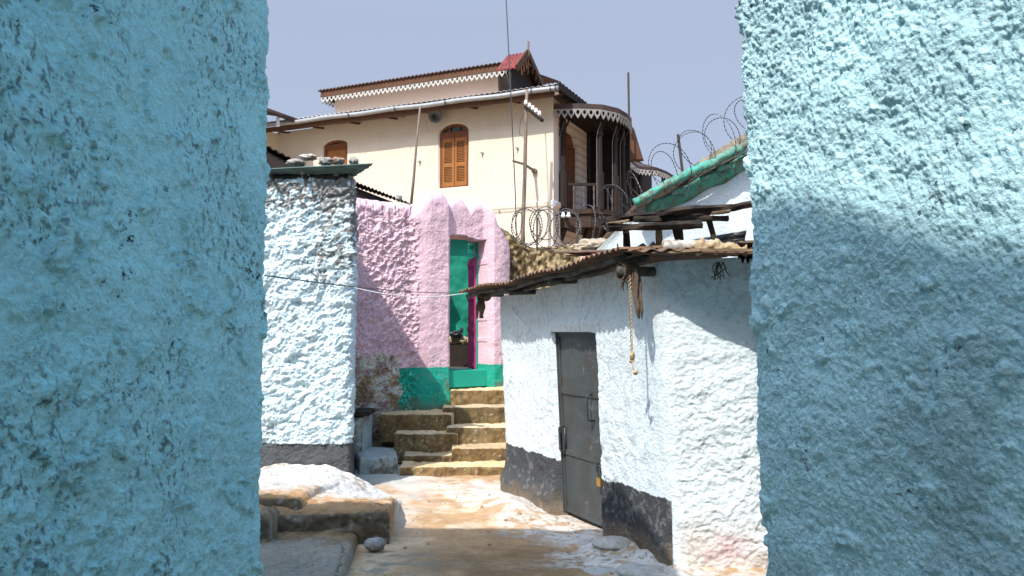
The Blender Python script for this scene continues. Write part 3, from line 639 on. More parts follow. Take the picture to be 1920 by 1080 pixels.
o = slab_grid('earth_bench', [(-2.35, 6.42), (-.985, 6.52), (-1.12, 8.40), (-3.0, 8.40)], -.08, .245, None, bench_col(400, 'upper'), M['ground'], 410, cell=.014, r=.035, amp=.026, endr=.05, wob=.05,
              slope=lambda x, y: .05 * np.clip((y - 6.5) / 2, 0, 1) - .29 * sstep(6.9, 8.3, y) * sstep(-1.95, -1.15, x))
tag(o, 'rounded upper earth bench, whitewashed at its back and ochre at its front', 'bench')
o = slab_grid('earth_bench', [(-2.6, 4.4), (-1.02, 4.4), (-1.235, 6.5), (-2.6, 6.6)], -.08, .10, None, bench_col(420, 'lower'), M['ground'], 430, cell=.016, r=.03, amp=.02, endr=.05, wob=.04)
tag(o, 'lower grey earth bench lying in the shade in front of the upper one', 'bench')
rs = B()
V = []
o = slab_grid('earth_kerb', [(-1.30, 6.46), (-1.01, 4.4), (-1.3, 4.38), (-1.6, 6.45)], -.08, .102, None, bench_col(430, 'lower'), M['ground'], 436, cell=.016, r=.05, amp=.016)
tag(o, 'worn grey kerb along the right side of the lower earth bench', 'kerb')
o = slab_grid('stone_block', [(-2.35, 6.10), (-1.84, 6.16), (-1.86, 6.5), (-2.35, 6.5)], .0, .30, None, bench_col(450, 'lower'), M['ground'], 452, cell=.014, r=.06, amp=.035, endr=.07)
tag(o, 'dark rough stone block wedged between the blue wall and the benches', 'block')
o = slab_grid('earth_bench', [(-2.7, 6.62), (-1.74, 6.70), (-1.66, 7.9), (-2.7, 8.2)], .1, .325, None, bench_col(440, 'upper'), M['ground'], 442, cell=.016, r=.06, amp=.022, endr=.07, slope=lambda x, y: -.10 * sstep(7.0, 8.2, y))
tag(o, 'broken raised end of the earth bench with a crumbling edge against the blue wall', 'bench')
rock('loose_stone', (-1.06, 6.28, .05), .07, 66, M['stone'], 'loose pale stone at the broken corner of the upper bench', 'stone', None, (1.2, .9, .75), .2)

# ------------------------------------------------------------------ whitewashed house with the grey door
DL, DR = 1.29, 2.05        # door opening along the wall (metres from the far corner)
WLEN = float(np.linalg.norm(WC - WA))
def lean(z): return .042 * (np.minimum(z, 1.9) - .55)
def WP(u, o, z): return np.array((WA[0] - lean(z) + WD[0]*u + WN[0]*o, WA[1] + WD[1]*u + WN[1]*o, z))
DL = on(1043, 800, WA, WD)[0]; DR = on(1127, 800, WA, WD)[0]
DTOP = on(1033, 627, WA, WD)[1]; DTOP = 1.69
def white_house_right():
    p = Path([(1.2, 11.5), tuple(WA), tuple(WC), (1.75, 5.80), (3.6, 6.1)], r=.06)
    if p.nor(np.array([p.near((WA + WC) / 2)]))[0] @ WN < 0: p = Path([(1.2, 11.5), tuple(WA), tuple(WC), (1.75, 5.80), (3.6, 6.1)], r=.06, flip=True)
    qa = p.near(WA); qc = p.near(WC)
    q = lines((0, qa - .4, .3), (qa - .3, qc + 1.0, .0075), (qc + 1.1, p.len, .2)); z = lines((-.2, 2.35, .0075))
    xy = p.pos(q); n = p.nor(q); zz = np.repeat(z[:, None], len(q), 1); uu = np.broadcast_to((q - qa)[None], zz.shape)
    onface = uu - WLEN                       # >0 on the face towards the viewer
    topz = np.interp(q - qa, [-1, 0, 1, 2, WLEN, WLEN + .6, 9], [2.06, 2.06, 2.10, 2.16, 2.21, 2.235, 2.25])
    zz = np.minimum(zz, topz[None])
    P = np.stack([np.broadcast_to(xy[:, 0], zz.shape), np.broadcast_to(xy[:, 1], zz.shape), zz], -1).copy()
    Q = P.copy()
    rf = sstep(-.05, .12, onface)
    Qw = Q + .04 * np.stack([fbm(Q, 5, 2, 521), fbm(Q, 5, 2, 522), fbm(Q, 5, 2, 523)], -1)
    patch = sstep(-.2, .5, fbm(Q, 1.3, 2, 525))
    h = .012 * fbm(Q, 1.6, 3, 500) + (.003 + .007 * patch) * fbm(Qw, 9, 5, 503, .62) - .003 * patch * billow(Qw, 24, 2, 505)
    h += rf * (.008 * fbm(Qw * np.array((.8, .8, 1.5)), 6, 5, 507, .62) + .008 * fbm(Q * np.array((.5, .5, 2.2)), 2.2, 3, 509) - .004 * billow(Q, 26, 2, 512) + .006 * (fbm(Qw * np.array((1.0, 1.0, 1.3)), 22, 3, 510, .6)))
    lowr = sstep(1.9, 1.0, zz); h *= (.55 + .6 * lowr)
    h += .05 * sstep(.28, .12, zz) * (uu < DL - .02) + .03 * sstep(.55, .0, zz) * (uu < DL) + .02 * sstep(.5, -.1, zz) * (uu > DR)
    # plaster roll above the door
    h += .018 * np.exp(-((zz - DTOP - .075) / .035) ** 2) * sstep(DL - .1, DL + .05, uu) * sstep(DR + .12, DR - .02, uu)
    jag = .007 * perlin(np.stack([uu*0, zz*11, zz*0], -1), 7) + .004 * perlin(np.stack([uu*0, zz*40, zz*0], -1), 8)
    ins = (uu > DL + .4 * jag) & (uu < DR + jag) & (zz < DTOP - .01 * (uu - DL))
    h = np.where(ins, -.13, h)
    P[..., :2] += n[None] * h[..., None]
    P[..., 0] -= lean(zz)
    W0 = np.array((.665,.74,.76)); c = W0 * (1 + .04 * fbm(Q, 3, 4, 511)[..., None])
    nn = fbm(Q, 20, 4, 515)[..., None]; n1 = fbm(Q, 4, 4, 513)[..., None]
    c = c + (np.array((.42,.45,.45)) - c) * .45 * sstep(.25, .6, nn + .5 * n1 + .25 * (zz[..., None] > 1.95))
    # damp pinkish and ochre stains at the foot of the sunny face
    st = (sstep(.42, .05, zz + .12 * n1[..., 0]) * rf)[..., None]; c = c + (np.array((.56,.47,.41)) - c) * .75 * st
    pk = (np.exp(-(((P[..., 0] - 1.48) / .2) ** 2 + ((zz - .16) / .10) ** 2)) )[..., None] * sstep(-.2, .3, n1 + nn * .5); c = c + (np.array((.62,.34,.36)) - c) * .6 * pk
    gb = (zz < .50 - .022 * n1[..., 0] - .008 * nn[..., 0] - .03 * (uu > DR)) & (onface < -.015) 
    gc = lin(70,72,74) * (1 + .18 * n1 + .15 * nn); gc = np.where((uu > DR)[..., None], gc * .8, gc); sc_ = sstep(.25, .6, nn + .4 * n1)[..., None][..., 0]; gc = gc + (lin(128,126,120) - gc) * .45 * sc_; gc = gc + (lin(150,128,100) - gc) * .5 * sstep(.22, .0, zz + .08 * n1[..., 0])[..., None]
    c = np.where(gb[..., None], gc, c)
    t = thing('whitewashed_house', (WC[0], WC[1], 0), 'low whitewashed house with a grey steel door and sagging tin roof', 'house')
    F = grid_faces(*zz.shape)
    link_mesh('wall', P.reshape(-1, 3), F, M['white'], t, np.clip(c, .01, 1).reshape(-1, 3), True)
    return t
HR = white_house_right()
def steel_door(t):
    o0 = -.075
    d = B(); 
    def box(b, ua, ub, za, zb, oa, ob): b.box8([WP(ua,oa,za),WP(ub,oa,za),WP(ub,ob,za),WP(ua,ob,za),WP(ua,oa,zb),WP(ub,oa,zb),WP(ub,ob,zb),WP(ua,ob,zb)])
    a, c = DL + .012, DR - .012
    z0 = .05; zt = DTOP - .025
    m1, m2 = .58, 1.15
    # three pressed sheets, gently dished
    for k, (za, zb) in enumerate(((z0, m1 - .018), (m1 + .018, m2 - .03), (m2 + .03, zt))):
        us = np.linspace(a + .02, c - .015, 24); zs = np.linspace(za, zb, 24); U, Z = np.meshgrid(us, zs)
        e = np.minimum(np.minimum((U - us[0]), (us[-1] - U)) / .05, np.minimum(Z - za, zb - Z) / .05); e = np.clip(e, 0, 1)
        O = o0 - .004 * e + .006 * fbm(np.stack([U, Z, Z*0 + k*3], -1), 3.0, 2, 5) * e
        V = np.stack([WA[0] - lean(Z) + WD[0]*U + WN[0]*O, WA[1] + WD[1]*U + WN[1]*O, Z], -1).reshape(-1, 3)
        d.add(V, [tuple(f) for f in grid_faces(24, 24)])
    for za, zb in ((z0 - .02, z0 + .02), (m1 - .022, m1 + .022), (m2 - .034, m2 + .034), (zt - .02, zt + .01)): box(d, a, c, za, zb, o0 + .010, o0 - .03)
    box(d, a, a + .026, z0, zt, o0 + .013, o0 - .03); box(d, c - .02, c, z0, zt, o0 + .013, o0 - .03)
    door = d.build('door', M['door'], t)
    f = B(); box(f, DL - .012, DL + .010, .02, DTOP, o0 + .03, o0 - .05); box(f, DR - .010, DR + .012, .02, DTOP, o0 + .02, o0 - .05); box(f, DL, DR, DTOP - .024, DTOP + .012, o0 + .02, o0 - .05)
    f.build('door_frame', M['door'], t)
    h = B(); u1 = c - .20; h.tube([WP(u1,o0+.01,1.15), WP(u1,o0+.055,1.145), WP(u1,o0+.065,1.12), WP(u1+.002,o0+.065,.94), WP(u1+.002,o0+.055,.925), WP(u1+.002,o0+.005,.92)], .009, 8)
    h.build('handle', M['doorsteel'], door, True)
    h = B(); u1 = a + .03; h.tube([WP(u1+.02,o0+.01,.82), WP(u1+.01,o0+.05,.815), WP(u1,o0+.055,.79), WP(u1,o0+.055,.60), WP(u1+.01,o0+.05,.585), WP(u1+.02,o0+.01,.58)], .010, 8); box(h, a+.045, a+.06, .60, .80, o0+.018, o0)
    h.build('pull_bar', M['doorsteel'], door, True)
    hs = B(); hs.tube([WP(c-.20,o0+.025,.545), WP(c+.0,o0+.025,.545)], .010, 8); box(hs, c-.15, c-.13, .52, .57, o0+.04, o0); box(hs, c-.06, c-.04, .52, .57, o0+.04, o0); box(hs, c-.105, c-.085, .485, .545, o0+.035, o0+.022)
    hs.build('hasp', M['doorsteel'], door)
    pl = thing('padlock', WP(c-.085, o0+.04, .40), 'small brass padlock hanging from the hasp of the grey door', 'padlock')
    s = B(); s.tube([WP(c-.105,o0+.04,.445)] + [WP(c-.085-.02*math.cos(x), o0+.04, .468+.02*math.sin(x)) for x in np.linspace(0, math.pi, 7)] + [WP(c-.065,o0+.04,.445)], .0045, 6)
    s.build('shackle', M['doorsteel'], pl, True)
    s = B(); box(s, c-.118, c-.052, .385, .450, o0+.055, o0+.026); box(s, c-.113, c-.057, .380, .385, o0+.052, o0+.029); s.build('lock_body', M['brass'], pl)
steel_door(HR)
def right_roof(t):
    """sagging tin roof: eave above the door wall, then along the sunny face"""
    n = WN
    tip = WA + .30 * (-WD) + .33 * n
    mid = (WA + WC) / 2 + .33 * n; cor = WC + .36 * n + .05 * WD
    # front eave of corrugated iron: waves along the wall
    b = B(); NS = 64
    def ez(u): return float(np.interp(u, [-.35, 0, 1, 2, WLEN, WLEN + .4], [2.135, 2.135, 2.165, 2.215, 2.275, 2.29])) + .012 * math.sin(u * 5)
    us = np.linspace(-.27, WLEN + .05, 42 * 6 + 1); V = []; vs = (0, .12, .5, 1.0, 1.6)
    for k in (1, -1):
        for o in vs:
            for u in us:
                jagg = .018 * perlin(np.array([u * 9.0, 0.3, 0]), 5) if o == 0 else 0
                pnt = WP(u, .37 - o + jagg, ez(u) + .09 * o + .013 * math.sin(u * 42 / 3.1 * 2 * math.pi) + k * .002 + (.012 * float(perlin(np.array([u*4.0, 1.7, 0]), 2)) if o == 0 else 0))
                V.append(pnt)
    nu, nv = len(us), len(vs); N_ = nu * nv
    F = [tuple(f) for f in grid_faces(nv, nu)] + [tuple(f[::-1] + N_) for f in grid_faces(nv, nu)] + [(i, i+N_, i+1+N_, i+1) for i in range(nu-1)] + [(j*nu, j*nu+nu, j*nu+nu+N_, j*nu+N_) for j in range(nv-1)]
    b.add(V, F); b.build('roof_sheet', M['rust'], t, True)
    # boards and pole under the eave
    f = B(); pts = [WP(u, .27, ez(u) - .045 + .006 * math.sin(u * 11)) for u in np.linspace(-.24, WLEN - .05, 24)]
    f.tube(pts, [.022 + .005 * math.sin(i * 1.9) for i in range(24)], 8)
    f.tube([WP(u, .12, ez(u) - .055 + .006 * math.sin(u * 7)) for u in np.linspace(-.1, WLEN, 20)], .026, 8)
    f.build('eave_pole', M['polegrey'], t, True)
    rb = B(); 
    for u in (.9, 1.75): B().tube([WP(u, .27, ez(u) - .085), WP(u, -.4, ez(u) - .05)], .026, 8).build('rafter', M['polegrey'], t, True)
    # main roof deck to the sunny side, edged with a pale board
    d = B(); c0 = (cor[0] + .0, cor[1] - .04, 2.262); c1 = (1.28, 5.40, 2.255); c2 = (2.9, 4.86, 2.15); bk = (3.2, 9, 2.62); bl = (.9, 9.0, 2.6)
    d.sheet(c0, c1, (0.35, 7.4, 2.42), (1.6, 7.6, 2.44), waves=4, amp=.012, nv=4, t=.01); d.sheet((1.2,5.46,2.25), c2, (1.45, 7.58, 2.43), bk, waves=14, amp=.012, nv=4, t=.01)
    d.sheet((.98,5.57,2.243), (1.28,5.43,2.240), (.5,7.4,2.395), (1.6,7.6,2.41), waves=0, nv=3, t=.012); d.sheet((1.27,5.434,2.238), (2.9,4.90,2.130), (1.4,7.6,2.405), (3.2,9,2.6), waves=0, nv=3, t=.012)
    d.build('roof_deck', M['rust'], t, True)
    e = B(); 
    prev = [(1.0,5.60,2.245),(1.28,5.395,2.246),(1.6,5.285,2.232),(2.1,5.12,2.198),(2.9,4.85,2.135)]
    for p_, q_ in zip(prev[:-1], prev[1:]): e.bar(p_, q_, .03, .018, jit=.1)
    e.build('eave_board', M['timberpale'], t)
right_roof(HR)
def wrapped_beam():
    u = WLEN - .10
    p0 = WP(u, .30, 2.135); p1 = WP(u, -.3, 2.14); p2 = WP(WLEN - .02, .25, 2.13)
    t = thing('roof_pole', p0, 'round pole end bound with frayed rope under the eave above the grey door', 'pole')
    B().tube([p0, p1], .038, 10).build('pole', M['polegrey'], t, True)
    r = B()
    for k in range(16):
        c = WP(u, .28 - .009 * k * .9, 2.135); a = np.linspace(0, 2 * np.pi, 14); ti = random.uniform(-.3, .3)
        r.tube([c + np.array((WD[0]*math.cos(x), WD[1]*math.cos(x), math.sin(x))) * (.054 + .012 * random.random()) + np.array((WN[0], WN[1], 0)) * .03 * ti * math.sin(x + k) for x in a], .008, 5, False)
    for k in range(26):
        a = random.uniform(2.6, 6.2); c = WP(u + .05 * math.cos(a), 0.27 - .13 * random.random(), 2.135 + .05 * math.sin(a)); e = c + np.array((random.uniform(-.04, .04), random.uniform(-.04, .04), -random.uniform(.02, .10)))
        r.tube([c, (c + e) / 2 + np.array((random.uniform(-.02,.02), 0, 0)), e], .0035, 4)
    r.build('binding', M['oldrope'], t)
    # frayed tail
    tl = thing('frayed_rope', WP(u + .08, .21, 1.85), 'dark frayed rope tail hanging beside the pale cord under the eave', 'rope')
    r = B()
    for k in range(14):
        x0 = u + .05 + .05 * random.random(); pts = []; ln = random.uniform(.25, .42)
        for s in np.linspace(0, 1, 7): pts.append(WP(x0 + .03 * s + .014 * math.sin(s * 6 + k), .20 + .02 * math.sin(k), 2.15 - ln * s))
        r.tube(pts, [.008, .010, .010, .009, .009, .012, .003], 5)
    r.build('strands', M['oldrope'], tl, True)
    pr = thing('pale_rope', WP(u + .055, .24, 1.45), 'twisted pale sisal cord hanging from the roof pole beside the steel door', 'rope')
    r = B(); zt, zb = 2.10, 1.52; S = np.linspace(0, 1, 90)
    for ph in (0, math.pi):
        r.tube([WP(u + .055 + .007 * math.cos(ph + s * 60) + .004 * math.sin(s * 5), .24 + .007 * math.sin(ph + s * 60), zt + (zb - zt) * s) for s in S], .0044, 5)
    r.build('cord', M['rope'], pr, True)
    k = B(); 
    for j, (du, dz) in enumerate(((-.012, -.02), (.012, -.10))):
        pts = [WP(u + .055 + du + .014 * math.sin(s * 5 + j * 2), .24 + .006 * math.cos(s * 9), zb + .03 + (dz - .05) * s) for s in np.linspace(0, 1, 12)]
        k.tube(pts, .0052, 6); v, f = rocky(None, pts[-1], .018, 71 + j, .3); k.add(v, f)
    v, f = rocky(None, WP(u + .052, .24, zb), .02, 75, .3, (1, 1, 1.2)); k.add(v, f); k.build('knot', M['rope'], pr, True)
    # small rag of fibres under the sunny eave
    r = B()
    for k in range(12):
        c = np.array((1.46 + random.uniform(-.03,.03), 5.60, 2.18)); r.tube([c, c + np.array((random.uniform(-.04,.04), -.01, -random.uniform(.03,.07))), c + np.array((random.uniform(-.05,.05), -.01, -random.uniform(.08,.13)))], .004, 4)
    tag(r.build('fibre_tuft', M['oldrope']), 'small dark tuft of fibres under the sunny side of the tin roof', 'tuft')
wrapped_beam()
def roof_clutter():
    t = thing('timber_rack', at(1250, 470, 6.1), 'low rack of rough dark timbers standing on the tin roof', 'rack')
    def rough_bar(name, pts, wd, ht, m, seed):
        pts = [np.array(p, float) for p in pts]; n = 26; V = []; K = 10
        cum = np.r_[0, np.cumsum([np.linalg.norm(pts[i+1]-pts[i]) for i in range(len(pts)-1)])]
        for i in range(n):
            s = cum[-1] * i / (n - 1); p = np.array([np.interp(s, cum, [q[k] for q in pts]) for k in range(3)])
            d = pts[-1] - pts[0]; d = Vector(d).normalized(); x = d.cross(Vector((0,0,1)))
            if x.length < .3: x = d.cross(Vector((0,1,0)))
            x.normalize(); u = x.cross(d)
            for k in range(K):
                a = 2 * math.pi * k / K; c = math.cos(a); s_ = math.sin(a); sq = lambda v: math.copysign(abs(v) ** .6, v)
                w_ = 1 + .35 * float(perlin(np.array((s * 7, k * .9, seed * 1.7)), 3)) * (1 if 0 < i < n-1 else 1.6)
                V.append(p + np.array(x) * sq(c) * wd/2 * w_ + np.array(u) * sq(s_) * ht/2 * w_)
        F = [tuple(f) for f in grid_faces(n, K, True)] + [tuple(range(K))[::-1], tuple(range((n-1)*K, n*K))]
        return B().add(V, F).build(name, m, t)
    rough_bar('plank', [at(1128,415,5.9), at(1180,408,5.95), at(1250,403,6.0)], .22, .055, M['timber'], 1)
    rough_bar('plank', [at(1232,402,5.85), at(1300,394,5.9), at(1372,390,5.95)], .20, .05, M['timber'], 2)
    rough_bar('plank', [at(1255,408,6.2), at(1330,398,6.2), at(1418,381,6.2)], .18, .045, M['timber'], 3)
    rough_bar('log', [at(1188,411,5.82), at(1365,409,5.86)], .045, .043, M['timber'], 4)
    rough_bar('plank', [at(1139,428,5.80), at(1314,421,5.84)], .12, .052, M['timber'], 5)
    rough_bar('splinter', [at(1138,419,5.74), at(1178,414,5.76)], .05, .016, M['timberpale'], 6)
    rough_bar('splinter', [at(1335,400,5.8), at(1368,396,5.8)], .05, .022, M['timberpale'], 7)
    for (x0, y0, x1, y1, wd, mm) in ((1173,430,1178,480,.05,'timber'), (1235,414,1236,476,.05,'timberpale'), (1268,420,1278,466,.062,'timber'), (1330,414,1343,462,.04,'timber')):
        rough_bar('post', [at(x0,y0,5.92), at(x1,y1,5.92)], wd, wd, M[mm], x0)
    tag(rough_top('peeling_log', [at(1243,463,5.75), at(1335,462,5.75)], .06, M['logwhite'], 8), 'peeling pale painted log lying on the tin roof under the timber rack', 'log')
    # cloth bundle: twisted tube with folds
    pts = [at(1304,464,5.62), at(1330,461,5.62), at(1352,463,5.6), at(1376,467,5.56), at(1400,472,5.52)]; V = []; n, K = 60, 22
    for i in range(n):
        s = i / (n - 1) * (len(pts) - 1); k0 = min(int(s), len(pts)-2); p = pts[k0] + (pts[k0+1] - pts[k0]) * (s - k0)
        r = .050 * (1 + .25 * math.sin(i * .33) - .35 * (i > 40) + (.22 if i > 46 else 0)) * (.5 if i in (0, n-1) else 1)
        for k in range(K):
            a = 2 * math.pi * k / K; rr = r * (1 + .30 * float(perlin(np.array((i * .22, math.cos(a + i*.05) * 1.4, math.sin(a + i*.05) * 1.4)), 12)) + .16 * math.sin(3 * a + i * .35))
            V.append(p + np.array((0, math.cos(a) * rr, math.sin(a) * rr * .85)))
    o = B().add(V, [tuple(f) for f in grid_faces(n, K, True)] + [tuple(range(K))[::-1], tuple(range((n-1)*K, n*K))]).build('cloth_bundle', M['cloth'], smooth=True)
    tag(o, 'twisted bundle of faded yellow cloth on the edge of the tin roof', 'cloth')
    b = B(); b.sheet(at(1394,462,6.15), at(1400,432,6.15), at(1290,474,6.5), at(1285,452,6.6), waves=3, amp=.018, nv=5, t=.005, up=(0,-.8,.6)); tag(b.build('iron_offcut', M['scrap'], smooth=True), 'dark offcut of corrugated iron leaning on the roof behind the cloth', 'roof sheet')
    b = B(); b.sheet(at(1385,488,5.5), at(1425,490,5.45), at(1380,470,5.9), at(1430,468,5.9), waves=4, amp=.02, nv=4, t=.006); tag(b.build('iron_offcut', M['scrap'], smooth=True), 'black strip of roofing iron at the roof edge beside the blue wall', 'roof sheet')
    b = B(); b.sheet(at(1178,476,5.8), at(1245,470,5.8), at(1200,463,6.2), at(1240,462,6.2), waves=2, amp=.02, nv=4, t=.008, sag=-.02); tag(b.build('roofing_felt', M['timber'], smooth=True), 'crumpled dark felt scrap on the roof ridge at the foot of the rack', 'felt')
    # salmon parapet stub
    P = [at(1087,490,7.9), at(1163,484,7.8), at(1161,472,7.8), at(1150,473,7.8), at(1132,477,7.8), at(1118,476,7.8), at(1088,481,7.9)]
    b = B(); b.prism([p for p in P], (0.05, .35, .03)); tag(b.build('parapet_stub', M['pinkplaster']), 'short salmon pink plaster stub on top of the tin roof', 'parapet')
    tag(B().tube([at(1157,480,8.0), at(1158,457,8.0)], .008, 6).build('iron_rod', M['iron']), 'short rusty rod sticking up beside the salmon plaster stub', 'rod')
def rough_top(name, pts, r, m, seed):
    n = 30; V = []; K = 12
    for i in range(n):
        p = pts[0] + (pts[1] - pts[0]) * i / (n - 1)
        for k in range(K):
            a = 2 * math.pi * k / K; rr = r * (1 + .25 * float(perlin(np.array((i * .5, math.cos(a) * 1.2, math.sin(a) * 1.2 + seed)), 3))); V.append(p + np.array((0, math.cos(a) * rr, math.sin(a) * rr * .8)))
    return B().add(V, [tuple(f) for f in grid_faces(n, K, True)] + [tuple(range(K))[::-1], tuple(range((n-1)*K, n*K))]).build(name, m, smooth=True)
roof_clutter()

# ------------------------------------------------------------------ old mud wall between gate and tin roof
def mud_wall():
    p0 = GP(1.02, -.2, 0)[:2]; pts = [tuple(p0), (.30, 12.2), (1.35, 12.1)]
    p = Path(pts, r=.15, flip=False); 
    if p.nor(np.array([.5]))[0][1] > 0: p = Path(pts, r=.15, flip=True)
    q = lines((0, p.len, .015)); xy = p.pos(q); n = p.nor(q)
    top = np.interp(q, [0, .12, .3, .5, .8, 1.4], [3.18, 3.13, 2.98, 2.9, 2.92, 2.98])
    s = np.linspace(0, 1, 150); prof_o = np.where(s < .85, 0, -(s - .85) / .15 * .4); prof_z = np.where(s < .85, s / .85, 1 + .03 * np.sin((s - .85) / .15 * np.pi))
    Z = prof_z[:, None] * top[None]; O = np.repeat(prof_o[:, None], len(q), 1)
    P = np.stack([xy[None, :, 0] + n[None, :, 0] * O, xy[None, :, 1] + n[None, :, 1] * O, Z], -1)
    Q = P.copy(); h = -.03 * billow(Q, 6, 3, 600) + .02 * fbm(Q, 14, 3, 603); P[..., :2] += n[None] * h[..., None]; P[..., 2] += .02 * fbm(Q, 8, 3, 605) * (s > .8)[:, None]
    nn = fbm(Q, 12, 4, 607, .65)[..., None]; n1 = fbm(Q, 3, 3, 609)[..., None]
    c = lin(104,84,50) * (1 + .3 * n1) + (lin(168,150,116) - lin(104,84,50)) * sstep(-.1, .5, nn + .5 * (Q[..., 0:1] - .25)); c = c + (lin(58,48,32) - c) * .7 * sstep(.1, .5, -nn + .2)
    o = link_mesh('rubble_wall', P.reshape(-1, 3), grid_faces(*Z.shape), M['mud'], None, np.clip(c, .01, 1).reshape(-1, 3), True)
    tag(o, 'crumbling brown rubble wall topped by coiled razor wire right of the pink gate', 'wall')
mud_wall()

for k, (px, py, r_, lab) in enumerate(((1062, 968, .09, 'low whitewashed stone sunk in the ground at the hinge side of the grey door'), (1100, 1012, .08, 'flat grey stone sunk in the ground in front of the grey door'), (1150, 1020, .13, 'broad whitewashed stone below the dark painted foot right of the grey door'), (1205, 1066, .16, 'largest flat whitewashed stone at the bottom edge near the house corner'), (1128, 1062, .10, 'small pale stone in the shaded earth before the house corner'), (935, 930, .06, 'small flat stone at the sunny foot of the whitewashed house'))):
    Y_ = 1.7 * 1500 / (py - 620); p_ = at(px, py, Y_); p_[2] = ground_z(np.array([p_[0]]), np.array([p_[1]]))[0] - .02
    rock('sunken_stone', p_, r_, 120 + k, M['pale_stone'], lab, 'stone', 'stones sunk in the ground before the grey door', (1.3, 1.1, .42), .16)
def gravel():
    b = B(); r_ = np.random.default_rng(77)
    for k in range(330):
        x, y = r_.uniform(-1.0, 1.3), r_.uniform(5.2, 9.4)
        d = dist_door_wall(np.array(x), np.array(y)); 
        if d[2] < .02 or (y < 6.6 and x < -.95): continue
        if k % 2 and d[0] > .6 and abs(x + 1) > .35: continue
        z = float(ground_z(np.array([x]), np.array([y]))[0]); q = r_.uniform(.004, .012) if k % 9 else r_.uniform(.012, .024)
        a = r_.uniform(0, 6.3, 6); rr = r_.uniform(.7, 1.15, (2, 6)) * q
        V = [(x + math.cos(math.tau*i/6 + a[0])*rr[0][i], y + math.sin(math.tau*i/6 + a[0])*rr[0][i], z - .004) for i in range(6)] + [(x + math.cos(math.tau*i/6 + a[0])*rr[1][i]*.6, y + math.sin(math.tau*i/6 + a[0])*rr[1][i]*.6, z + q*r_.uniform(.4, .8)) for i in range(6)]
        b.add(V, [(i, (i+1) % 6, 6+(i+1) % 6, 6+i) for i in range(6)] + [tuple(range(6, 12))])
    tag(b.build('gravel', M['crumbs']), 'scattered gravel and crumbs of plaster on the earth lane', 'gravel', None, 'stuff')
gravel()
# ------------------------------------------------------------------ white gable with the green verge
def green_house():
    t = thing('gabled_house', (2, 9, 0), 'white gabled house with a weathered green verge and a cream roof edge', 'house')
    D = 8.68; e0 = at(1440, 262, D); e1 = at(1196, 392, D); e2 = at(1108, 478, D)
    xs = lines((e2[0] - .1, 3.6, .03)); topz = np.interp(xs, [e2[0]-.1, e2[0], e1[0], e0[0], 3.6], [e2[2]-.12, e2[2], e1[2], e0[2], e0[2] + .35])
    s = np.linspace(0, 1, 60); X = np.repeat(xs[None], 60, 0); Z = s[:, None] * topz[None]; P = np.stack([X, D + 0*X, Z], -1)
    Q = P.copy(); P[..., 1] += .02 * fbm(Q, 2.5, 3, 620) + .006 * fbm(Q, 14, 3, 621)
    c = np.ones(P.shape) * np.array((.66,.735,.755)) * (1 + .05 * fbm(Q, 3, 4, 623)[..., None]); ed = sstep(.10, .0, topz[None] - Z + .08 * fbm(Q, 9, 3, 625))[..., None] * (X < e1[0])[..., None]
    c = c + (np.array((.3,.32,.28)) - c) * .7 * ed
    link_mesh('wall', P.reshape(-1, 3), grid_faces(60, len(xs)), M['white'], t, np.clip(c, .01, 1).reshape(-1, 3), True)
    # roof slab (pitched, rising to the right) with cream edge
    f0 = at(1200, 374, 8.45); f1 = at(1460, 224, 8.45)
    b = B(); dz = np.array((0, 0, -.13))
    pts = []
    A = [f0 + np.array((.75,0,.35)) , f1 + np.array((0,0,.10))]
    m0 = at(1310, 302, 8.5); m1 = at(1460, 210, 8.5)
    b.box8([m0+dz, m1+dz, m1+dz+np.array((0,3.5,0)), m0+dz+np.array((0,3.5,0)), m0, m1, m1+np.array((0,3.5,0)), m0+np.array((0,3.5,0))]); b.build('roof_slab', M['slab'], t)
    l0 = at(1192, 384, 8.5); l1 = at(1312, 306, 8.5)
    b = B(); b.box8([l0+np.array((0,0,-.03)), l1+np.array((0,0,-.06)), l1+np.array((0,3.4,-.06)), l0+np.array((0,3.4,-.03)), l0+np.array((0,0,.02)), l1, l1+np.array((0,3.4,0)), l0+np.array((0,3.4,.02))]); b.build('roof_deck', M['rust'], t)
    # green timbers
    def pl(name, ps, r, seed, m='green', fl=.8):
        n = 40; V = []; K = 12
        for i in range(n):
            s_ = i / (n - 1) * (len(ps) - 1); k0 = min(int(s_), len(ps) - 2); p = ps[k0] + (ps[k0+1] - ps[k0]) * (s_ - k0)
            for k in range(K):
                a = 2*math.pi*k/K; rr = r * (1 + .4 * float(perlin(np.array((i*.23, math.cos(a)*1.3, math.sin(a)*1.3+seed)), 3))); V.append(p + np.array((-math.sin(a)*.45*rr, math.cos(a)*rr, math.sin(a)*rr*fl)))
        B().add(V, [tuple(f) for f in grid_faces(n, K, True)] + [tuple(range(K))[::-1], tuple(range((n-1)*K, n*K))]).build(name, M[m], t, True)
    pl('verge_pole', [at(1190,381,8.42), at(1240,352,8.42), at(1290,325,8.42), at(1335,306,8.42)], .05, 1)
    pl('verge_pole', [at(1330,309,8.44), at(1400,272,8.44), at(1450,244,8.44)], .05, 3)
    q = B(); 
    a0, a1, b0, b1 = at(1205,394,8.62), at(1345,322,8.62), at(1222,402,8.68), at(1360,330,8.68)
    q.sheet(at(1212,388,8.55), at(1450,262,8.55), at(1214,412,8.66), at(1450,292,8.66), waves=3, amp=.008, nv=4, t=.03, jit=.012); q.build('soffit_board', M['green'], t, True)
    for x, y in ((1275, 357), (1360, 312)):
        B().tube([at(x-16, y+4, 8.5), at(x+16, y-2, 8.5)], .034, 8).tube([at(x+8, y+2, 8.5), at(x+10, y+12, 8.55)], .03, 6).build('rafter_end', M['green'], t)
green_house()
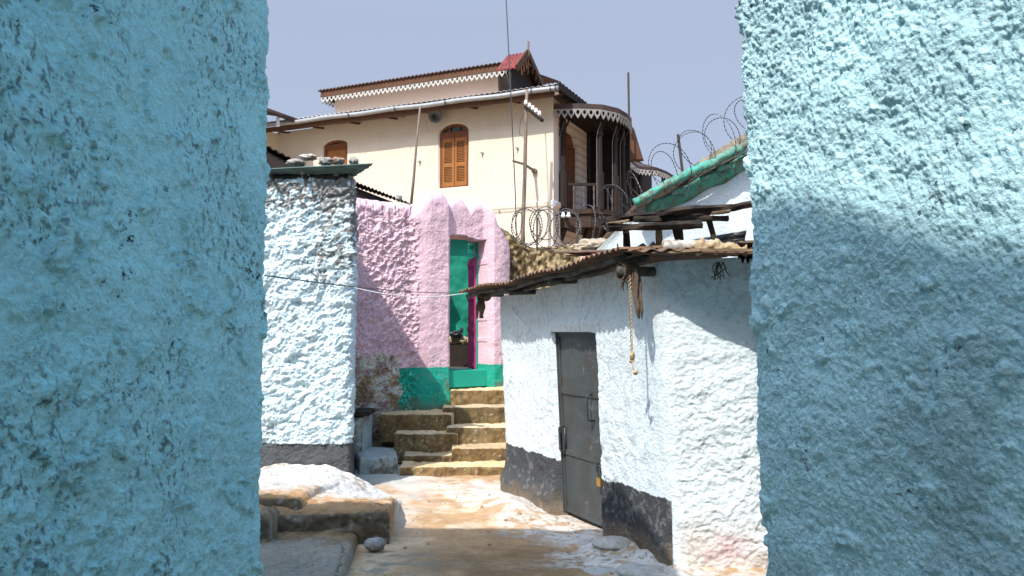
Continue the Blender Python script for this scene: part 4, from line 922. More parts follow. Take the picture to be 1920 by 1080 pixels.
# small lean-to roof edge at the gable's left foot
b = B(); b.sheet(at(1098,488,8.85), at(1100,482,8.85), at(1205,398,8.85), at(1208,392,8.85), waves=1, amp=.01, nv=8, t=.02); tag(b.build('lean_to_edge', M['rust'], smooth=True), 'thin rusty roofing edge on the lower left slope of the white gable', 'roof edge')
V, F = rocky(None, at(1118, 462, 9.3), .17, 88, .3, (1.5, 1, .55)); tag(B().add(V, F).build('plaster_lump', M['slab'], smooth=True), 'pale lump of plaster at the end of the rubble wall', 'plaster lump')

# ------------------------------------------------------------------ razor wire
def coil(label, pts, rad, pitch, seed, thick=.006, group='coils of razor wire'):
    pts = [np.array(p, float) for p in pts]; cum = np.r_[0, np.cumsum([np.linalg.norm(pts[i+1]-pts[i]) for i in range(len(pts)-1)])]
    L = cum[-1]; turns = L / pitch; b = B(); step = .022; circ = math.hypot(2*math.pi*rad, pitch); n = int(turns * circ / step); V = []; rr = []
    axis = Vector(pts[-1] - pts[0]).normalized(); up = Vector((0,0,1)); up = (up - axis * up.dot(axis)).normalized(); sd_ = axis.cross(up)
    rs = np.random.default_rng(seed); ph = rs.uniform(0, 6)
    for i in range(n):
        s = i / n * L; a = 2*math.pi*s/pitch + ph
        k = math.floor(a / (2*math.pi)); f = a/(2*math.pi) - k
        R1 = rad * (1 + .22 * math.sin(k * 2.3 + seed) * (1-f) + .22 * math.sin((k+1) * 2.3 + seed) * f)
        p = np.array([np.interp(s, cum, [q[j] for q in pts]) for j in range(3)]) + np.array(axis) * pitch * .45 * math.sin(a * .5 + seed)
        tw = .75 + .3 * (math.sin(k * 1.7 + seed) * (1 - f) + math.sin((k + 1) * 1.7 + seed) * f); V.append(p + np.array(up) * (R1 * math.sin(a) + rad * .6) + (np.array(sd_) * .55 + np.array(axis) * tw) * R1 * math.cos(a)); rr.append(thick * (1.75 if i % 2 == 0 else .5))
    b.tube(V, rr, 4, False); o = b.build('razor_wire', M['wire']); return tag(o, label, 'razor wire', group)
coil('razor wire coil rising along the green verge against the sky', [at(1215,380,8.5), at(1300,318,8.5), at(1360,285,8.5), at(1440,238,8.5)], .25, .17, 1, .0036)
coil('razor wire coil drooping in front of the dark veranda posts', [at(1135,425,8.9), at(1170,408,8.75), at(1225,375,8.6)], .25, .17, 4, .0036)
coil('tangled razor wire on the rubble wall below the veranda floor', [at(975,448,12.2), at(1040,452,12.2), at(1110,446,12.2)], .30, .17, 7, .0065)
coil('small razor wire loop beside the tall insulator pole', [at(968,445,12.9), at(1030,440,12.9)], .27, .15, 9, .0065)
def rod(label, a, b_, r=.014, grp=None, m='iron', cat='post', name='iron_post'):
    return tag(B().tube([a, b_], r, 7).build(name, M[m]), label, cat, grp)
gp = 'posts that hold the razor wire'
rod('rusty post among the razor wire above the green verge', at(1280,326,8.6), at(1271,252,8.6), .016, gp)
rod('short rusty post on the rubble wall right of the insulator pole', at(1007,470,12.2), at(1007,408,12.2), .014, gp)
rod('rusty post rising from the rubble wall under the veranda corner', at(1082,462,12.2), at(1084,398,12.2), .014, gp)
rod('thin rusty post right of the veranda corner near the plaster lump', at(1111,455,12.2), at(1113,432,12.2), .012, gp)
ins = B()
# ------------------------------------------------------------------ cream house on the hill
HO = np.array((1.03, 20.0)); HW = np.array((-.91, .415)); HW /= np.linalg.norm(HW); HN = np.array((-HW[1], HW[0]))
if HN[1] > 0: HN = -HN
HE = -HN                               # back along the right-hand end wall
HM = -HW                               # out of the right-hand end wall
def HP(u, o, z): return np.array((HO[0] + HW[0]*u + HN[0]*o, HO[1] + HW[1]*u + HN[1]*o, z))
def hu(px, py, o=0): 
    p0 = HO + HN * o; return on(px, py, p0, HW)
def lace(b, pts, unit, drop, th=.02):
    """fretwork fringe hanging from a 3-D polyline"""
    pts = [np.array(p, float) for p in pts]; cum = np.r_[0, np.cumsum([np.linalg.norm(pts[i+1]-pts[i]) for i in range(len(pts)-1)])]
    n = max(1, int(round(cum[-1] / unit))); un = cum[-1] / n
    P = lambda s: np.array([np.interp(s, cum, [q[j] for q in pts]) for j in range(3)])
    for i in range(n):
        a, c = P(i*un), P((i+1)*un); d = c - a; nn = np.array((d[1], -d[0], 0)); nn = nn / np.linalg.norm(nn) * th
        f = lambda x, z: a + d * x + np.array((0, 0, -z * drop))
        out = [f(.0,0), f(.5,0), f(1,0), f(1,.38), f(.86,.62), f(.5,1.0), f(.14,.62), f(0,.38)]
        ho = [(.5 + .26*math.cos(x), .34 + .23*math.sin(x)) for x in (R(225), R(270), R(315), R(0), R(45), R(90), R(135), R(180))]
        hol = [f(x, z) for x, z in ho]
        V = [p + nn for p in out + hol] + [p for p in out + hol]; F = []
        for k in range(8):
            k2 = (k+1) % 8; F += [(k, k2, 8+k2, 8+k), (16+k2, 16+k, 24+k, 24+k2), (k2, k, 16+k, 16+k2), (8+k, 8+k2, 24+k2, 24+k)]
        b.add(V, F)
def cream_house():
    t = thing('cream_house', HP(4, 0, 0), 'large cream two-storey house with louvred shutters, fretwork eaves and a bay veranda', 'house')
    cream = np.array((.595,.53,.43))
    TOP = 7.62
    w1l, w1b = hu(822, 353); w1r, _ = hu(878, 352); _, w1t = hu(851, 231); _, w1s = hu(851, 250)
    w2l, _ = hu(605, 300); w2r, w2b = hu(650, 345); _, w2t = hu(628, 262); _, w2s = hu(628, 273)
    def arch(U, Z, ul, ur, zb, zs, zt):
        c = (ul + ur) / 2; hw = abs(ul - ur) / 2; k = np.clip(np.abs(U - c) / hw, 0, 1)
        return (np.abs(U - c) < hw) & (Z > zb) & (Z < zs + (zt - zs) * np.sqrt(1 - k * k))
    uu = lines((-.02, 9.4, .02)); zz = np.concatenate([lines((0, 3.8, .3)), lines((3.9, TOP, .02))]); U, Z = np.meshgrid(uu, zz)
    mould = .07 * sstep(4.80, 4.83, Z) * sstep(4.98, 4.955, Z) + .05 * sstep(4.74, 4.76, Z) * sstep(4.82, 4.80, Z)
    O = .012 * fbm(np.stack([U, Z, Z*0], -1), .8, 3, 700) + mould * (U < 4.5) + .03 * (Z < 4.75)
    I1 = arch(U, Z, w1l, w1r, w1b, w1s, w1t); I2 = arch(U, Z, w2l, w2r, w2b, w2s, w2t); O = np.where(I1 | I2, -.14, O)
    P = np.stack([HO[0] + HW[0]*U + HN[0]*O, HO[1] + HW[1]*U + HN[1]*O, Z], -1)
    Qb = np.stack([U, Z, Z*0], -1); c = cream * (1 + .03 * fbm(Qb, 1.2, 4, 703)[..., None])
    st = sstep(.25, .7, fbm(Qb * np.array((1, .16, 1)), 4.5, 5, 705, .6) + .3 * (Z < 5.2) + .35 * sstep(6.3, 7.5, Z))[..., None]; c = c + (np.array((.52,.42,.29)) - c) * .17 * st
    cr = (sstep(.012, .0, np.abs(fbm(Qb, .7, 4, 709) - .12)) * (Z < 6) * (U > 3))[..., None]; c = c + (np.array((.5,.4,.28)) - c) * .35 * cr
    link_mesh('wall', P.reshape(-1, 3), grid_faces(*U.shape)[:, ::-1], M['cream'], t, np.clip(c, .01, 1).reshape(-1, 3), True)
    # end wall along HE with arched doorway, set back behind the pilaster
    ee = lines((0, 10, .03)); z2 = lines((0, TOP - .02, .04)); E, Z2 = np.meshgrid(ee, z2); A = arch(E, Z2, 1.05, 2.0, 4.85, 6.7, 7.1)
    O2 = np.where(E > .52, -.05, 0.) + np.where(A, -.2, 0) + .07 * sstep(4.80, 4.83, Z2) * sstep(4.98, 4.955, Z2) * (E < .5)
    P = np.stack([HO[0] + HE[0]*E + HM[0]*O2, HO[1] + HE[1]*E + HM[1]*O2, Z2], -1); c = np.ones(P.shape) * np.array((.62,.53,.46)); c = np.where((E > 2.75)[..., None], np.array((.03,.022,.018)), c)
    plank = (np.abs((Z2 * 5) % 1 - .5) > .47)[..., None] & (E > .52)[..., None]; c = np.where(plank, c * .6, c)
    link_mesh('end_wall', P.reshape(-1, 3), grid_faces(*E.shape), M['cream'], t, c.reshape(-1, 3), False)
    dd = B(); q = lambda e, z, o: np.array((HO[0]+HE[0]*e+HM[0]*o, HO[1]+HE[1]*e+HM[1]*o, z))
    dd.box8([q(1.07,4.85,-.17),q(1.98,4.85,-.17),q(1.98,4.85,-.22),q(1.07,4.85,-.22),q(1.07,7.05,-.17),q(1.98,7.05,-.17),q(1.98,7.05,-.22),q(1.07,7.05,-.22)])
    for e in (1.09, 1.52, 1.93): dd.bar(q(e,4.86,-.15), q(e,6.72,-.15), .08, .05)
    for z in (4.95, 5.7, 6.68): dd.bar(q(1.07,z,-.15), q(1.98,z,-.15), .05, .08)
    dd.build('veranda_door', M['shutterdark'], t)
    # windows
    def window(ul, ur, zb, zs, zt, lou):
        c = (ul + ur) / 2; hw = abs(ul - ur) / 2 - .01; lo, hi = min(ul, ur) + .01, max(ul, ur) - .01
        arcpts = lambda k, o: [HP(c - (hw - k) * math.cos(a), o, zs + (zt - zs - k) * math.sin(a)) for a in np.linspace(0, math.pi, 15)]
        f = B(); 
        ring_o = arcpts(0, -.06); ring_i = arcpts(.07, -.06); back = arcpts(.07, -.12)
        for k in range(14): f.add([ring_o[k], ring_o[k+1], ring_i[k+1], ring_i[k], back[k], back[k+1]], [(0,1,2,3),(3,2,5,4)])
        f.bar(HP(lo+.035,-.09,zb), HP(lo+.035,-.09,zs), .07, .06, up=(HN[0],HN[1],0)); f.bar(HP(hi-.035,-.09,zb), HP(hi-.035,-.09,zs), .07, .06, up=(HN[0],HN[1],0))
        f.bar(HP(lo,-.085,zs-.02), HP(hi,-.085,zs-.02), .06, .16); f.bar(HP(lo,-.09,zb+.02), HP(hi,-.09,zb+.02), .06, .05)
        for k in (-.33, .33): f.bar(HP(c+k*hw,-.09,zs), HP(c+k*hw,-.09,zs+(zt-zs)*.9), .03, .04, up=(HN[0],HN[1],0))
        wd = f.build('window', M['shutterdark'], t)
        g = B(); g.add([HP(c,-.115,zs)] + arcpts(.03, -.115), [(0, k+1, k+2) for k in range(14)]); g.build('fanlight', M['glassdark'], wd)
        if lou:
            for sgn in (-1, 1):
                s = B(); a = c + sgn * .008; e = c + sgn * (hw - .075); m_ = (a + e) / 2; wid = abs(e - a); zt_ = zs - .11
                up = (HN[0], HN[1], 0)
                s.bar(HP(a+sgn*.03,-.085,zb+.05), HP(a+sgn*.03,-.085,zt_), .06, .045, up=up); s.bar(HP(e-sgn*.03,-.085,zb+.05), HP(e-sgn*.03,-.085,zt_), .06, .045, up=up)
                for z in (zb+.10, (zb+zt_)/2-.05, zt_-.05): s.bar(HP(a,-.085,z), HP(e,-.085,z), .044, .11)
                z = zb + .18
                while z < zt_ - .12:
                    if abs(z - ((zb+zt_)/2-.05)) > .07:
                        s.box8([HP(a+sgn*.05,-.072,z),HP(e-sgn*.05,-.072,z),HP(e-sgn*.05,-.11,z+.026),HP(a+sgn*.05,-.11,z+.026),HP(a+sgn*.05,-.072,z+.010),HP(e-sgn*.05,-.072,z+.010),HP(e-sgn*.05,-.11,z+.036),HP(a+sgn*.05,-.11,z+.036)])
                    z += .044
                s.build('shutter', M['shutter'], wd)
        else:
            s = B(); s.box8([HP(lo+.07,-.1,zb),HP(hi-.07,-.1,zb),HP(hi-.07,-.12,zb),HP(lo+.07,-.12,zb),HP(lo+.07,-.1,zs-.1),HP(hi-.07,-.1,zs-.1),HP(hi-.07,-.12,zs-.1),HP(lo+.07,-.12,zs-.1)]); s.build('shutter', M['shutter'], wd)
    window(w1l, w1r, w1b, w1s, w1t, True); window(w2l, w2r, w2b, w2s, w2t, False)
    # eaves: gutter, brackets, soffit board, low roof
    GO_ = .68; ga = HP(-.42, GO_, 7.60); gb = HP(8.75, GO_, 7.66)
    b = B(); pts = [ga + (gb - ga) * k / 30 + np.array((0, 0, .012 * math.sin(k * .9))) for k in range(31)]; b.tube(pts, .062, 10); b.build('gutter', M['galv'], t, True)
    for px in (656, 742, 837, 998, 1034, 1044):
        u, z = hu(px, 190, GO_); r_ = B(); c_ = HP(u, GO_, 7.60 + .06 * u / 8.75); a = np.linspace(-.3, math.pi + .3, 9)
        r_.tube([c_ + np.array((HN[0]*math.cos(x)*.09, HN[1]*math.cos(x)*.09, -math.sin(x)*.09 + .01)) for x in a], .014, 5); r_.build('gutter_bracket', M['iron'], t)
    b = B(); b.bar(HP(-.25, GO_-.10, 7.50), HP(8.8, GO_-.10, 7.55), .03, .14); b.build('fascia', M['brown'], t)
    b = B(); b.box8([HP(-.3,GO_-.12,7.52),HP(8.9,GO_-.12,7.56),HP(8.9,0,7.64),HP(-.3,0,7.64),HP(-.3,GO_-.12,7.54),HP(8.9,GO_-.12,7.58),HP(8.9,0,7.66),HP(-.3,0,7.66)]); b.build('soffit', M['brown'], t)
    for u in np.arange(.9, 8.6, 1.25): B().bar(HP(u, GO_-.22, 7.50), HP(u, .0, 7.57), .05, .05).build('rafter_end', M['brown'], t)
    b = B(); b.sheet(HP(-.4,GO_+.02,7.70), HP(8.9,GO_+.02,7.74), HP(1.7,-2.4,8.30), HP(8.9,-2.4,8.34), waves=60, amp=.015, nv=3, t=.01); b.build('main_roof', M['zinc'], t, True)
    b = B(); b.box8([HP(-.38,GO_,7.55),HP(-.38,-.2,7.55),HP(-.44,-.2,7.55),HP(-.44,GO_,7.55),HP(-.38,GO_,7.72),HP(-.38,-.2,7.85),HP(-.44,-.2,7.85),HP(-.44,GO_,7.72)])
    va = HP(-.42, GO_, 7.66); ve = va + np.array((HE[0], HE[1], 0)) * 4.2
    b = B(); b.bar(va, ve, .05, .17); b.build('verge_board', M['darkwood'], t)
    B().sheet(va + np.array((.03,0,.10)), ve + np.array((.03,0,.10)), HP(1.7,-2.4,8.28), HP(1.7,-3.6,8.28), waves=18, amp=.014, nv=3, t=.02).build('hip_roof', M['roofdark'], t, True)
    B().tube([at(1043, 171, 19.3), at(1044, 177, 19.3)], .05, 8).build('pipe_stub', M['pvc'], t, True)
    # upper storey set back
    SB = -1.5; ul, _ = hu(628, 200, SB); ur, _ = hu(934, 170, SB); ur2, _ = hu(944, 170, SB)
    WT = hu(780, 148, SB + .38)[1] + .02
    b = B(); b.box8([HP(ur,SB,7.6),HP(ul,SB,7.6),HP(ul,SB-3.5,7.6),HP(ur,SB-3.5,7.6),HP(ur,SB,WT),HP(ul,SB,WT),HP(ul,SB-3.5,WT),HP(ur,SB-3.5,WT)])
    b.build('upper_wall', M['pinkcream'], t)
    OVH = .38; el, _ = hu(602, 185, SB+OVH); er, _ = hu(946, 112, SB+OVH); zl = hu(602, 183, SB+OVH)[1]; zr = hu(946, 115, SB+OVH)[1]; zE = (zl + zr) / 2
    e0 = HP(er, SB+OVH, zE); e1 = HP(el, SB+OVH, zE)
    b = B(); b.bar(e0 + np.array((0,0,-.03)), e1 + np.array((0,0,-.03)), .04, .17); b.bar(e1 + np.array((0,0,-.03)), HP(el, SB-.5, zE-.03), .04, .17); b.build('upper_fascia', M['brown'], t)
    b = B(); lace(b, [e0 + np.array((0,0,-.11)), e1 + np.array((0,0,-.11))], .155, .19); lace(b, [HP(el+.02,SB+OVH-.03,zE-.11), HP(el+.02,SB-.3,zE-.11)], .155, .19); lace(b, [HP(er-.35,SB-.15,zE-.11), HP(er-.02,SB+OVH-.03,zE-.11)], .155, .19); b.build('fretwork', M['lace'], t)
    b = B(); b.sheet(HP(er-.02,SB+OVH+.07,zE+.08), HP(el+.08,SB+OVH+.07,zE+.08), HP(er-.02,SB-3.8,zE+.75), HP(el+.08,SB-3.8,zE+.75), waves=48, amp=.02, nv=3, t=.03); b.build('upper_roof', M['roofdark'], t, True)
    b = B(); b.box8([HP(er,SB+OVH-.04,zE-.06),HP(el,SB+OVH-.04,zE-.06),HP(el,SB-.05,zE+.0),HP(er,SB-.05,zE+.0),HP(er,SB+OVH-.04,zE-.03),HP(el,SB+OVH-.04,zE-.03),HP(el,SB-.05,zE+.03),HP(er,SB-.05,zE+.03)]); b.build('upper_soffit', M['darkwood'], t)
    # red gable at the right end of the upper storey
    Dg = 21.6; ap = at(990, 98, Dg); lf = at(955, 128, Dg - .6); lf = at(969, 127, Dg - .5); rt = at(1019, 164, Dg + 1.6)
    back = np.array(( HW[0], HW[1], 0)) * .62
    b = B(); tl = at(948, 108, Dg + .0)
    b.sheet(lf, lf + back*1.0, ap, ap + back*1.0, waves=6, amp=.02, nv=4, t=.02, up=(-.3,-.5,.8)); b.build('gable_roof', M['roofred'], t, True)
    b = B(); b.sheet(rt, rt + back, ap + np.array((0,0.02,0)), ap + back + np.array((0,.02,0)), waves=6, amp=.02, nv=3, t=.02); b.build('gable_roof', M['roofdark'], t, True)
    b = B(); b.bar(lf, ap, .06, .17); b.bar(ap, rt, .06, .17); b.build('bargeboard', M['brown'], t)
    ins = back * .35; zb_ = min(lf[2], rt[2]) - .5
    b = B(); b.prism([lf + ins + np.array((.05,.05,0)), ap + ins - np.array((0,0,.12)), rt + ins, rt + ins + np.array((0,0,-1.0)), lf + ins + np.array((.05,.05,-1.0))], back * .1); b.build('gable_wall', M['darkwood'], t)
    b = B(); mid = (lf + rt) / 2; b.bar(ap - np.array((0,0,.05)), np.array((ap[0], ap[1], ap[2]-.62)), .05, .05)
    for k in (.3, .5, .7):
        p_ = lf + (ap - lf) * k; b.bar(p_, p_ + np.array((.05,.02,-.32)), .04, .04); p_ = ap + (rt - ap) * k; b.bar(p_, p_ + np.array((0,0,-.3)), .04, .04)
    b.bar(lf + (ap-lf)*.5, ap + (rt-ap)*.45, .05, .05); b.build('gable_truss', M['brown'], t)
    B().tube([ap + np.array((.01,0,-.1)), ap + np.array((.01,0,.30))], .035, 6).build('finial', M['pole'], t)
    # window slit under the gable
    # bay veranda
    zE2 = 7.28; bay = [(1.08,20.0),(1.7,19.95),(2.3,20.05),(2.75,20.4),(3.05,20.9),(3.25,21.5),(3.32,22.0)]
    bay3 = [np.array((x, y, zE2)) for x, y in bay]; ctr = np.array((1.9, 22.0, 8.0))
    b = B(); V = []; 
    for k in range(len(bay3)): V += [bay3[k] + np.array((0,0,.02)), bay3[k] + np.array((0,0,.16)), ctr + (bay3[k] - ctr) * .05 + np.array((0,0,-.15)), ctr + (bay3[k]-ctr)*.05 + np.array((0,0,-.2))]
    F = []
    for k in range(len(bay3)-1):
        a = 4*k; F += [(a, a+4, a+5, a+1), (a+1, a+5, a+6, a+2), (a+3, a+7, a+4, a)]
    b.add(V, F); b.build('bay_roof', M['roofdark'], t)
    b = B(); b.prism([np.array((p[0], p[1] + .03, zE2 + .03)) for p in bay3] + [np.array((3.2, 22.4, zE2 + .03)), np.array((2.3, 22.9, zE2 + .03)), np.array((1.1, 20.15, zE2 + .03))], (0, 0, .04)); b.build('bay_ceiling', M['darkwood'], t)
    b = B(); dense = []
    for k in range(len(bay3)-1):
        for s in np.linspace(0, 1, 6, endpoint=False): dense.append(bay3[k] + (bay3[k+1]-bay3[k]) * s)
    dense.append(bay3[-1])
    lace(b, [p + np.array((0,0,.02)) for p in dense], .165, .25); b.build('fretwork', M['lacegrey'], t)
    zF = 4.80
    fl = [(1.2,20.42),(2.0,20.2),(2.35,20.35),(2.75,20.75),(3.0,21.3),(3.05,21.8),(2.6,23.5),(1.8,22.2)]
    b = B(); b.prism([np.array((x, y, zF-.12)) for x, y in fl], (0,0,.12)); b.prism([np.array((x*.985+.03, y+.06, zF-.46)) for x, y in fl], (0,0,.33)); b.build('veranda_floor', M['verandawood'], t)
    b = B(); 
    for x, y in ((1.35,20.55),(2.0,20.6),(2.5,20.9)): b.bar((x, y, zF-.45), (x-.25, y+.5, zF-1.2), .12, .14)
    b.build('floor_bracket', M['darkwood'], t)
    def col(x, y, wd=.13):
        b = B(); b.tube([(x,y,zF),(x,y,zF+.95),(x,y,zF+.97),(x,y,zF+1.9),(x,y,zF+1.95),(x,y,zF+2.0),(x,y,zE2+.05)], [wd*.62,wd*.62,wd*.42,wd*.36,wd*.62,wd*.42,wd*.38], 8)
        for s in (-1, 1): b.tube([(x+s*.03,y,zF+1.95),(x+s*.07,y,zF+2.15),(x+s*.20,y,zF+2.42)], .025, 5)
        b.build('column', M['darkwood'], t)
        h = B(); h.tube([(x-.085,y-.075,zF+.05),(x-.085,y-.075,zF+1.85),(x-.06,y-.08,zF+2.0),(x+.03,y-.08,zF+2.25)], .010, 5); h.build('conduit', M['conduit'], t)
    col(1.32, 20.42, .2); col(2.26, 20.38, .17); col(2.72, 20.85, .15); col(3.0, 21.4, .15); col(2.0, 22.6, .15)
    b = B(); rail = [(1.36,20.42),(2.22,20.36),(2.68,20.8),(2.98,21.35)]
    for (x0,y0),(x1,y1) in zip(rail[:-1], rail[1:]): b.bar((x0,y0,zF+.66), (x1,y1,zF+.64), .06, .07); 
    b.build('handrail', M['darkwood'], t)
    for (x0,y0),(x1,y1),n in zip(rail[:-1], rail[1:], (3, 3, 3)):
        for k in range(n):
            s = (k + .9) / (n + .35); x, y = x0+(x1-x0)*s, y0+(y1-y0)*s
            B().tube([(x,y,zF),(x,y,zF+.1),(x,y,zF+.14),(x,y,zF+.3),(x,y,zF+.44),(x,y,zF+.5),(x,y,zF+.63)], [.03,.03,.018,.028,.018,.03,.03], 8).build('baluster', M['baluster'], t)
    # dark back of the veranda and second, lower veranda further along
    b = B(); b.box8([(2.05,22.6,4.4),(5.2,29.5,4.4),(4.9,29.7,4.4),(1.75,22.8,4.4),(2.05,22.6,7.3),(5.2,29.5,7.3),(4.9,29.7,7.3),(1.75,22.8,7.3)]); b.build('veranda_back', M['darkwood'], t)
    b = B(); v = [at(1154,276,23.0), at(1196,310,25.4), at(1207,312,25.6), at(1232,314,26.0), at(1250,321,26.6), at(1266,331,27.3)]
    V = []; F = []
    for k, p_ in enumerate(v): V += [p_ + np.array((0,0,-.14)), p_, p_ + np.array((-1.6,1.2,.75)), p_ + np.array((-1.6,1.2,.55))]
    for k in range(len(v)-1): a = 4*k; F += [(a,a+4,a+5,a+1),(a+1,a+5,a+6,a+2),(a+3,a+7,a+4,a)]
    b.add(V, F); b.build('veranda_roof', M['roofdark'], t)
    b = B(); lace(b, [p_ + np.array((0,-.02,-.12)) for p_ in v], .17, .19); b.build('fretwork', M['lace'], t)
    b = B(); b.prism([np.array((3.0,22.2,4.68)), np.array((4.1,24.8,4.68)), np.array((5.3,26.8,4.68)), np.array((4.8,28,4.68)), np.array((2.6,24,4.68))], (0,0,.14)); b.build('veranda_floor', M['verandawood'], t)
    for p_ in (v[1], v[2], v[4]): B().tube([(p_[0]-.1,p_[1]+.1,4.8),(p_[0]-.1,p_[1]+.1,p_[2]-.1)], .07, 7).build('column', M['darkwood'], t)
    b = B(); b.prism([at(1172,250,22.7), at(1186,238,22.7), at(1204,298,22.7), at(1172,300,22.7)], (.1,.3,0)); b.build('rear_gable', M['brown'], t)
    b = B(); q0 = np.array((HO[0]+HE[0]*2.9, HO[1]+HE[1]*2.9)); q1 = np.array((3.28, 22.05)); b.box8([(q0[0],q0[1],4.5),(q1[0],q1[1],4.5),(q1[0]+.03,q1[1]+.1,4.5),(q0[0]+.03,q0[1]+.1,4.5),(q0[0],q0[1],7.35),(q1[0],q1[1],7.35),(q1[0]+.03,q1[1]+.1,7.35),(q0[0]+.03,q0[1]+.1,7.35)]); b.build('veranda_screen', M['darkwood'], t)
    # left wing that comes forward
    Lw = HP(8.75, 0, 0)[:2]; fw = HN
    b = B(); P0 = HP(8.72, -.3, 0); P1 = HP(8.9, 2.6, 0); th = np.array((HW[0], HW[1], 0)) * .3
    b.box8([P0, P1, P1+th, P0+th, P0+np.array((0,0,7.55)), P1+np.array((0,0,7.55)), P1+th+np.array((0,0,7.55)), P0+th+np.array((0,0,7.55))]); b.build('wing_wall', M['pinkcream'] if False else M['creamplain'], t)
    r0 = at(556, 223, 22.6); r1 = at(500, 203, 21.4); dl = np.array((HW[0], HW[1], 0)) * 3
    b = B(); b.sheet(r0, r1, r0 + dl + np.array((0,0,.7)), r1 + dl + np.array((0,0,.7)), waves=12, amp=.014, nv=3, t=.02); b.bar(r0 + np.array((0,0,-.06)), r1 + np.array((0,0,-.06)), .04, .12); b.build('wing_roof', M['roofdark'], t, True)
    B().tube([at(521,220,22.0), at(521,237,22.0)], .05, 8).build('pipe_stub', M['pvc'], t)
    # wall anchors
    for px, py in ((905,287),(971,278),(788,303),(757,219),(939,396)):
        u, z = hu(px, py); r_ = B(); r_.tube([HP(u,.0,z), HP(u,.03,z)], .035, 10); r_.tube([HP(u,.045,z), HP(u+.02,.09,z-.01)], .018, 6); r_.build('wall_anchor', M['galv'], t)
M['creamplain'] = mat('plain_cream_plaster', (.64,.55,.42), var=.05, vscale=1.3, bump=.25, bscale=14)
cream_house()

# loudspeaker, poles, wires
def loudspeaker():
    u, z = hu(815, 218, .30); c = HP(u, .30, z); t = thing('loudspeaker', c, 'grey horn loudspeaker under the eaves of the cream house', 'loudspeaker')
    ax = Vector((.30, -.95, -.12)).normalized(); x = ax.orthogonal().normalized(); y = ax.cross(x); prof = [(-.30,.05),(-.22,.06),(-.12,.075),(-.04,.11),(.02,.155),(.05,.19),(.058,.19),(.04,.15),(-.02,.10),(-.1,.05),(-.12,.0)]
    V = []; K = 28
    for a, r_ in prof:
        for k in range(K): an = 2*math.pi*k/K; V.append(Vector(c) + ax*a + (x*math.cos(an) + y*math.sin(an))*r_)
    B().add(V, [tuple(f) for f in grid_faces(len(prof), K, True)] + [tuple(range(K))[::-1]]).build('horn', M['horn'], t, True)
    B().tube([Vector(c) + ax*-.1, Vector(c) + ax*-.07], .03, 8).tube([Vector(c)+ax*-.12, Vector(c)+ax*-.02], .018, 8).build('driver', M['iron'], t)
    B().tube([Vector(c)+ax*-.2, HP(u+.15,.0,z+.05)], .02, 6).tube([Vector(c)+ax*-.25, Vector(c)+ax*-.25+Vector((-.12,0,.08))], .016, 6).build('bracket', M['iron'], t)
    B().tube([Vector(c)+Vector((-.22,0,-.1)), Vector(c)+Vector((-.20,0,-.3)), Vector(c)+Vector((-.17,0,-.42))], .006, 5).build('lead', M['cable'], t)
loudspeaker()
B_ = B(); B_.tube([at(771,382,19.2), at(776,330,19.2), at(781,268,19.2), at(788,198,19.2)], [.035,.033,.026,.024], 8); tag(B_.build('stay_pole', M['pole'], smooth=True), 'thin leaning pole in front of the cream wall left of the shuttered window', 'pole')
def insulator_pole():
    D = 18.9; t = thing('insulator_pole', at(980,470,D), 'crooked wooden pole with a slanting crossarm of white insulators', 'pole')
    B().tube([at(981,470,D), at(980,430,D), at(984,330,D), at(986,230,D), at(988,168,D)], [.055,.05,.045,.04,.035], 8).build('shaft', M['pole'], t, True)
    a, c = at(985,200,D), at(1017,226,D-.9); B().bar(a, c, .06, .07).build('crossarm', M['darkwood'], t)
    for k in (.03, .25, .45, .64, .83):
        p = a + (c - a) * k + np.array((0, 0, .035)); B().tube([p, p+np.array((0,0,.03)), p+np.array((0,0,.035)), p+np.array((0,0,.075)), p+np.array((0,0,.08)), p+np.array((0,0,.125)), p+np.array((0,0,.135))], [.022,.022,.045,.045,.03,.038,.015], 10).build('insulator', M['porcelain'], t, True)
    q = hu(1003, 321); foot = HP(q[0], 0, q[1]); B().tube([foot, (foot + at(962,302,D))/2 + np.array((0,0,.05)), at(962,302,D)], [.04,.03,.025], 7).tube([foot, foot+np.array((HN[0],HN[1],0))*.08], .07, 8).build('strut', M['pole'], t)
insulator_pole()
def wire(label, pts, r, m='cable', name='wire', cat='cable', grp=None):
    return tag(B().tube(pts, r, 5).build(name, M[m]), label, cat, grp)
wire('thin dark cable rising from the insulator pole past the gable into the sky', [at(969,470,18.4), at(966,360,18.4), at(958,180,18.4), at(950,20,18.4), at(946,-60,18.4)], .013, 'wire')
wire('fine cable running down the cream wall beside the crooked pole', [at(985,212,18.7), at(976,225,18.8), at(974,250,18.9), at(979,255,19.0), at(984,262,18.9)], .006, 'wire')
rod('tall slender iron mast above the bay veranda', at(1180,262,22.3), at(1178,136,22.3), .03, None, 'iron', 'mast', 'mast')
rod('short wooden stub behind the mast on the veranda roof', at(1183,250,22.6), at(1182,220,22.6), .035, None, 'pole', 'post', 'stub_post')
rod('short wooden stub rising behind the verge of the cream house', at(1080,200,21.5), at(1080,178,21.5), .04, None, 'pole', 'post', 'stub_post')
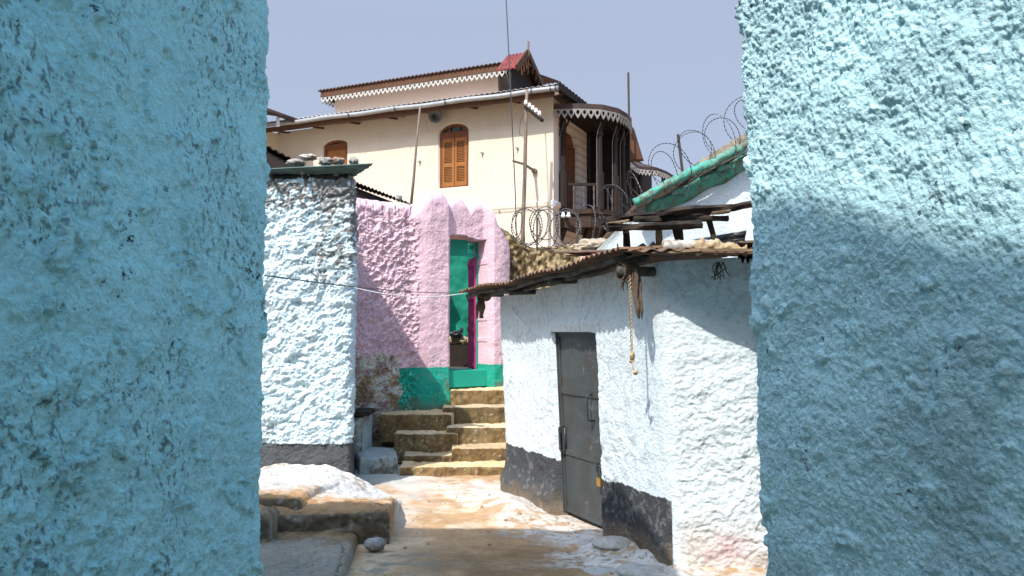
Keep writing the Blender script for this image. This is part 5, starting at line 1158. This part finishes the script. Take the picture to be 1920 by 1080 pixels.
# wires between the blue wall and the tin roof
E0 = WP(-.30, .30, 2.12)
def sag(a, b, d, n=14): return [a + (b - a) * k / n + np.array((0, 0, -d * 4 * (k/n) * (1 - k/n))) for k in range(n + 1)]
wire('green cable stretched across the alley to the tip of the tin roof', sag(np.array((-1.10, 3.55, 1.945)), E0, .03), .0032, 'cable', grp=None)
wire('pale slack cord tied from the lumpy white wall to the tip of the tin roof', sag(at(610, 522, 8.38), E0 + np.array((.02, 0, -.01)), .10), .0045, 'whitecable', name='cord', cat='cord')
wire('short white cord end hanging on the white wall near the door', [WP(.42, .03, 1.93), WP(.62, .03, 1.82), WP(.86, .035, 1.72)], .004, 'whitecable', name='cord', cat='cord')
def rag():
    t = thing('rag', at(905, 585, 8.8), 'dirty rag knotted round the pole under the tip of the tin roof', 'rag'); r = B(); c = at(908, 554, 8.75)
    for k in range(9):
        a = np.linspace(0, 2*np.pi, 10); x0 = c + np.array(((k-4)*.012, 0, 0)); r.tube([x0 + np.array((.02*math.sin(x*2+k), math.cos(x)*.05, math.sin(x)*.05)) for x in a], .016, 5, False)
    for k in range(6):
        p = c + np.array((-.03 + random.uniform(-.025,.02), -.03, -.03)); r.tube([p, p + np.array((random.uniform(-.03,.02), 0, -.1)), p + np.array((-.02+random.uniform(-.03,.03), 0, -.22))], [.02,.024,.012], 6)
    r.build('knotted_cloth', M['oldrope'], t, True)
    tag(B().tube([at(893,553,8.75), at(945,553,8.72)], .022, 8).build('eave_stick', M['sheet'], smooth=True), 'short grey green stick poking out under the tip of the tin roof', 'stick')
rag()
b = B()
for px in (1044, 1056):
    pass
g2 = 'white insulators on the razor wire'
for px, lab in ((1056, 'white porcelain insulator, left of the pair under the veranda floor'), (1066, 'white porcelain insulator, right of the pair under the veranda floor')):
    p = at(px, 408, 14.0); tag(B().tube([p, p+np.array((0,0,.03)), p+np.array((0,0,.05)), p+np.array((0,0,.09))], [.03,.045,.03,.02], 8).build('insulator', M['porcelain'], smooth=True), lab, 'insulator', g2)
wire('low cable sagging under the veranda floor with two insulators', sag(at(1035, 402, 14), at(1120, 415, 14), .02), .006, 'wire')
# low dark roofs behind the white and the pink wall
def low_roof(label, a, b_, c, d, waves):
    t = thing('outbuilding', ((a+b_)/2) * np.array((1,1,0)), label, 'outbuilding')
    B().sheet(a, b_, c, d, waves=waves, amp=.012, nv=4, t=.015).build('roof_sheet', M['roofdark'], t, True)
    lo = min(a[2], b_[2], c[2], d[2]) - .03; s = .92; ce = (a+b_+c+d)/4; cs = [ce + (p-ce)*s for p in (a, b_, d, c)]
    z = [p[2] - .08 for p in cs]; b = B(); b.box8([np.array((p[0],p[1],0)) for p in cs] + [np.array((p[0],p[1],zz)) for p, zz in zip(cs, z)]); b.build('wall', M['mud2'], t)
M['mud2'] = mat('brown_mud_plaster', (.025,.019,.015), var=.3, vscale=4, bump=.5)
low_roof('dark outbuilding whose corrugated roof shows between the blue wall and the roof stones', at(480,262,12.5), at(575,312,12.5), at(440,275,15), at(560,318,15), 8)
low_roof('brown outbuilding with a sloping roof behind the pink wall', at(655,337,12.2), at(765,380,12.6), at(650,345,14.5), at(770,384,15), 16)
V, F = rocky(None, at(748, 371, 12.0), .055, 91, .3); tag(B().add(V, F).build('roof_stone', M['stone'], smooth=True), 'small dark stone at the low end of the roof behind the pink wall', 'stone')
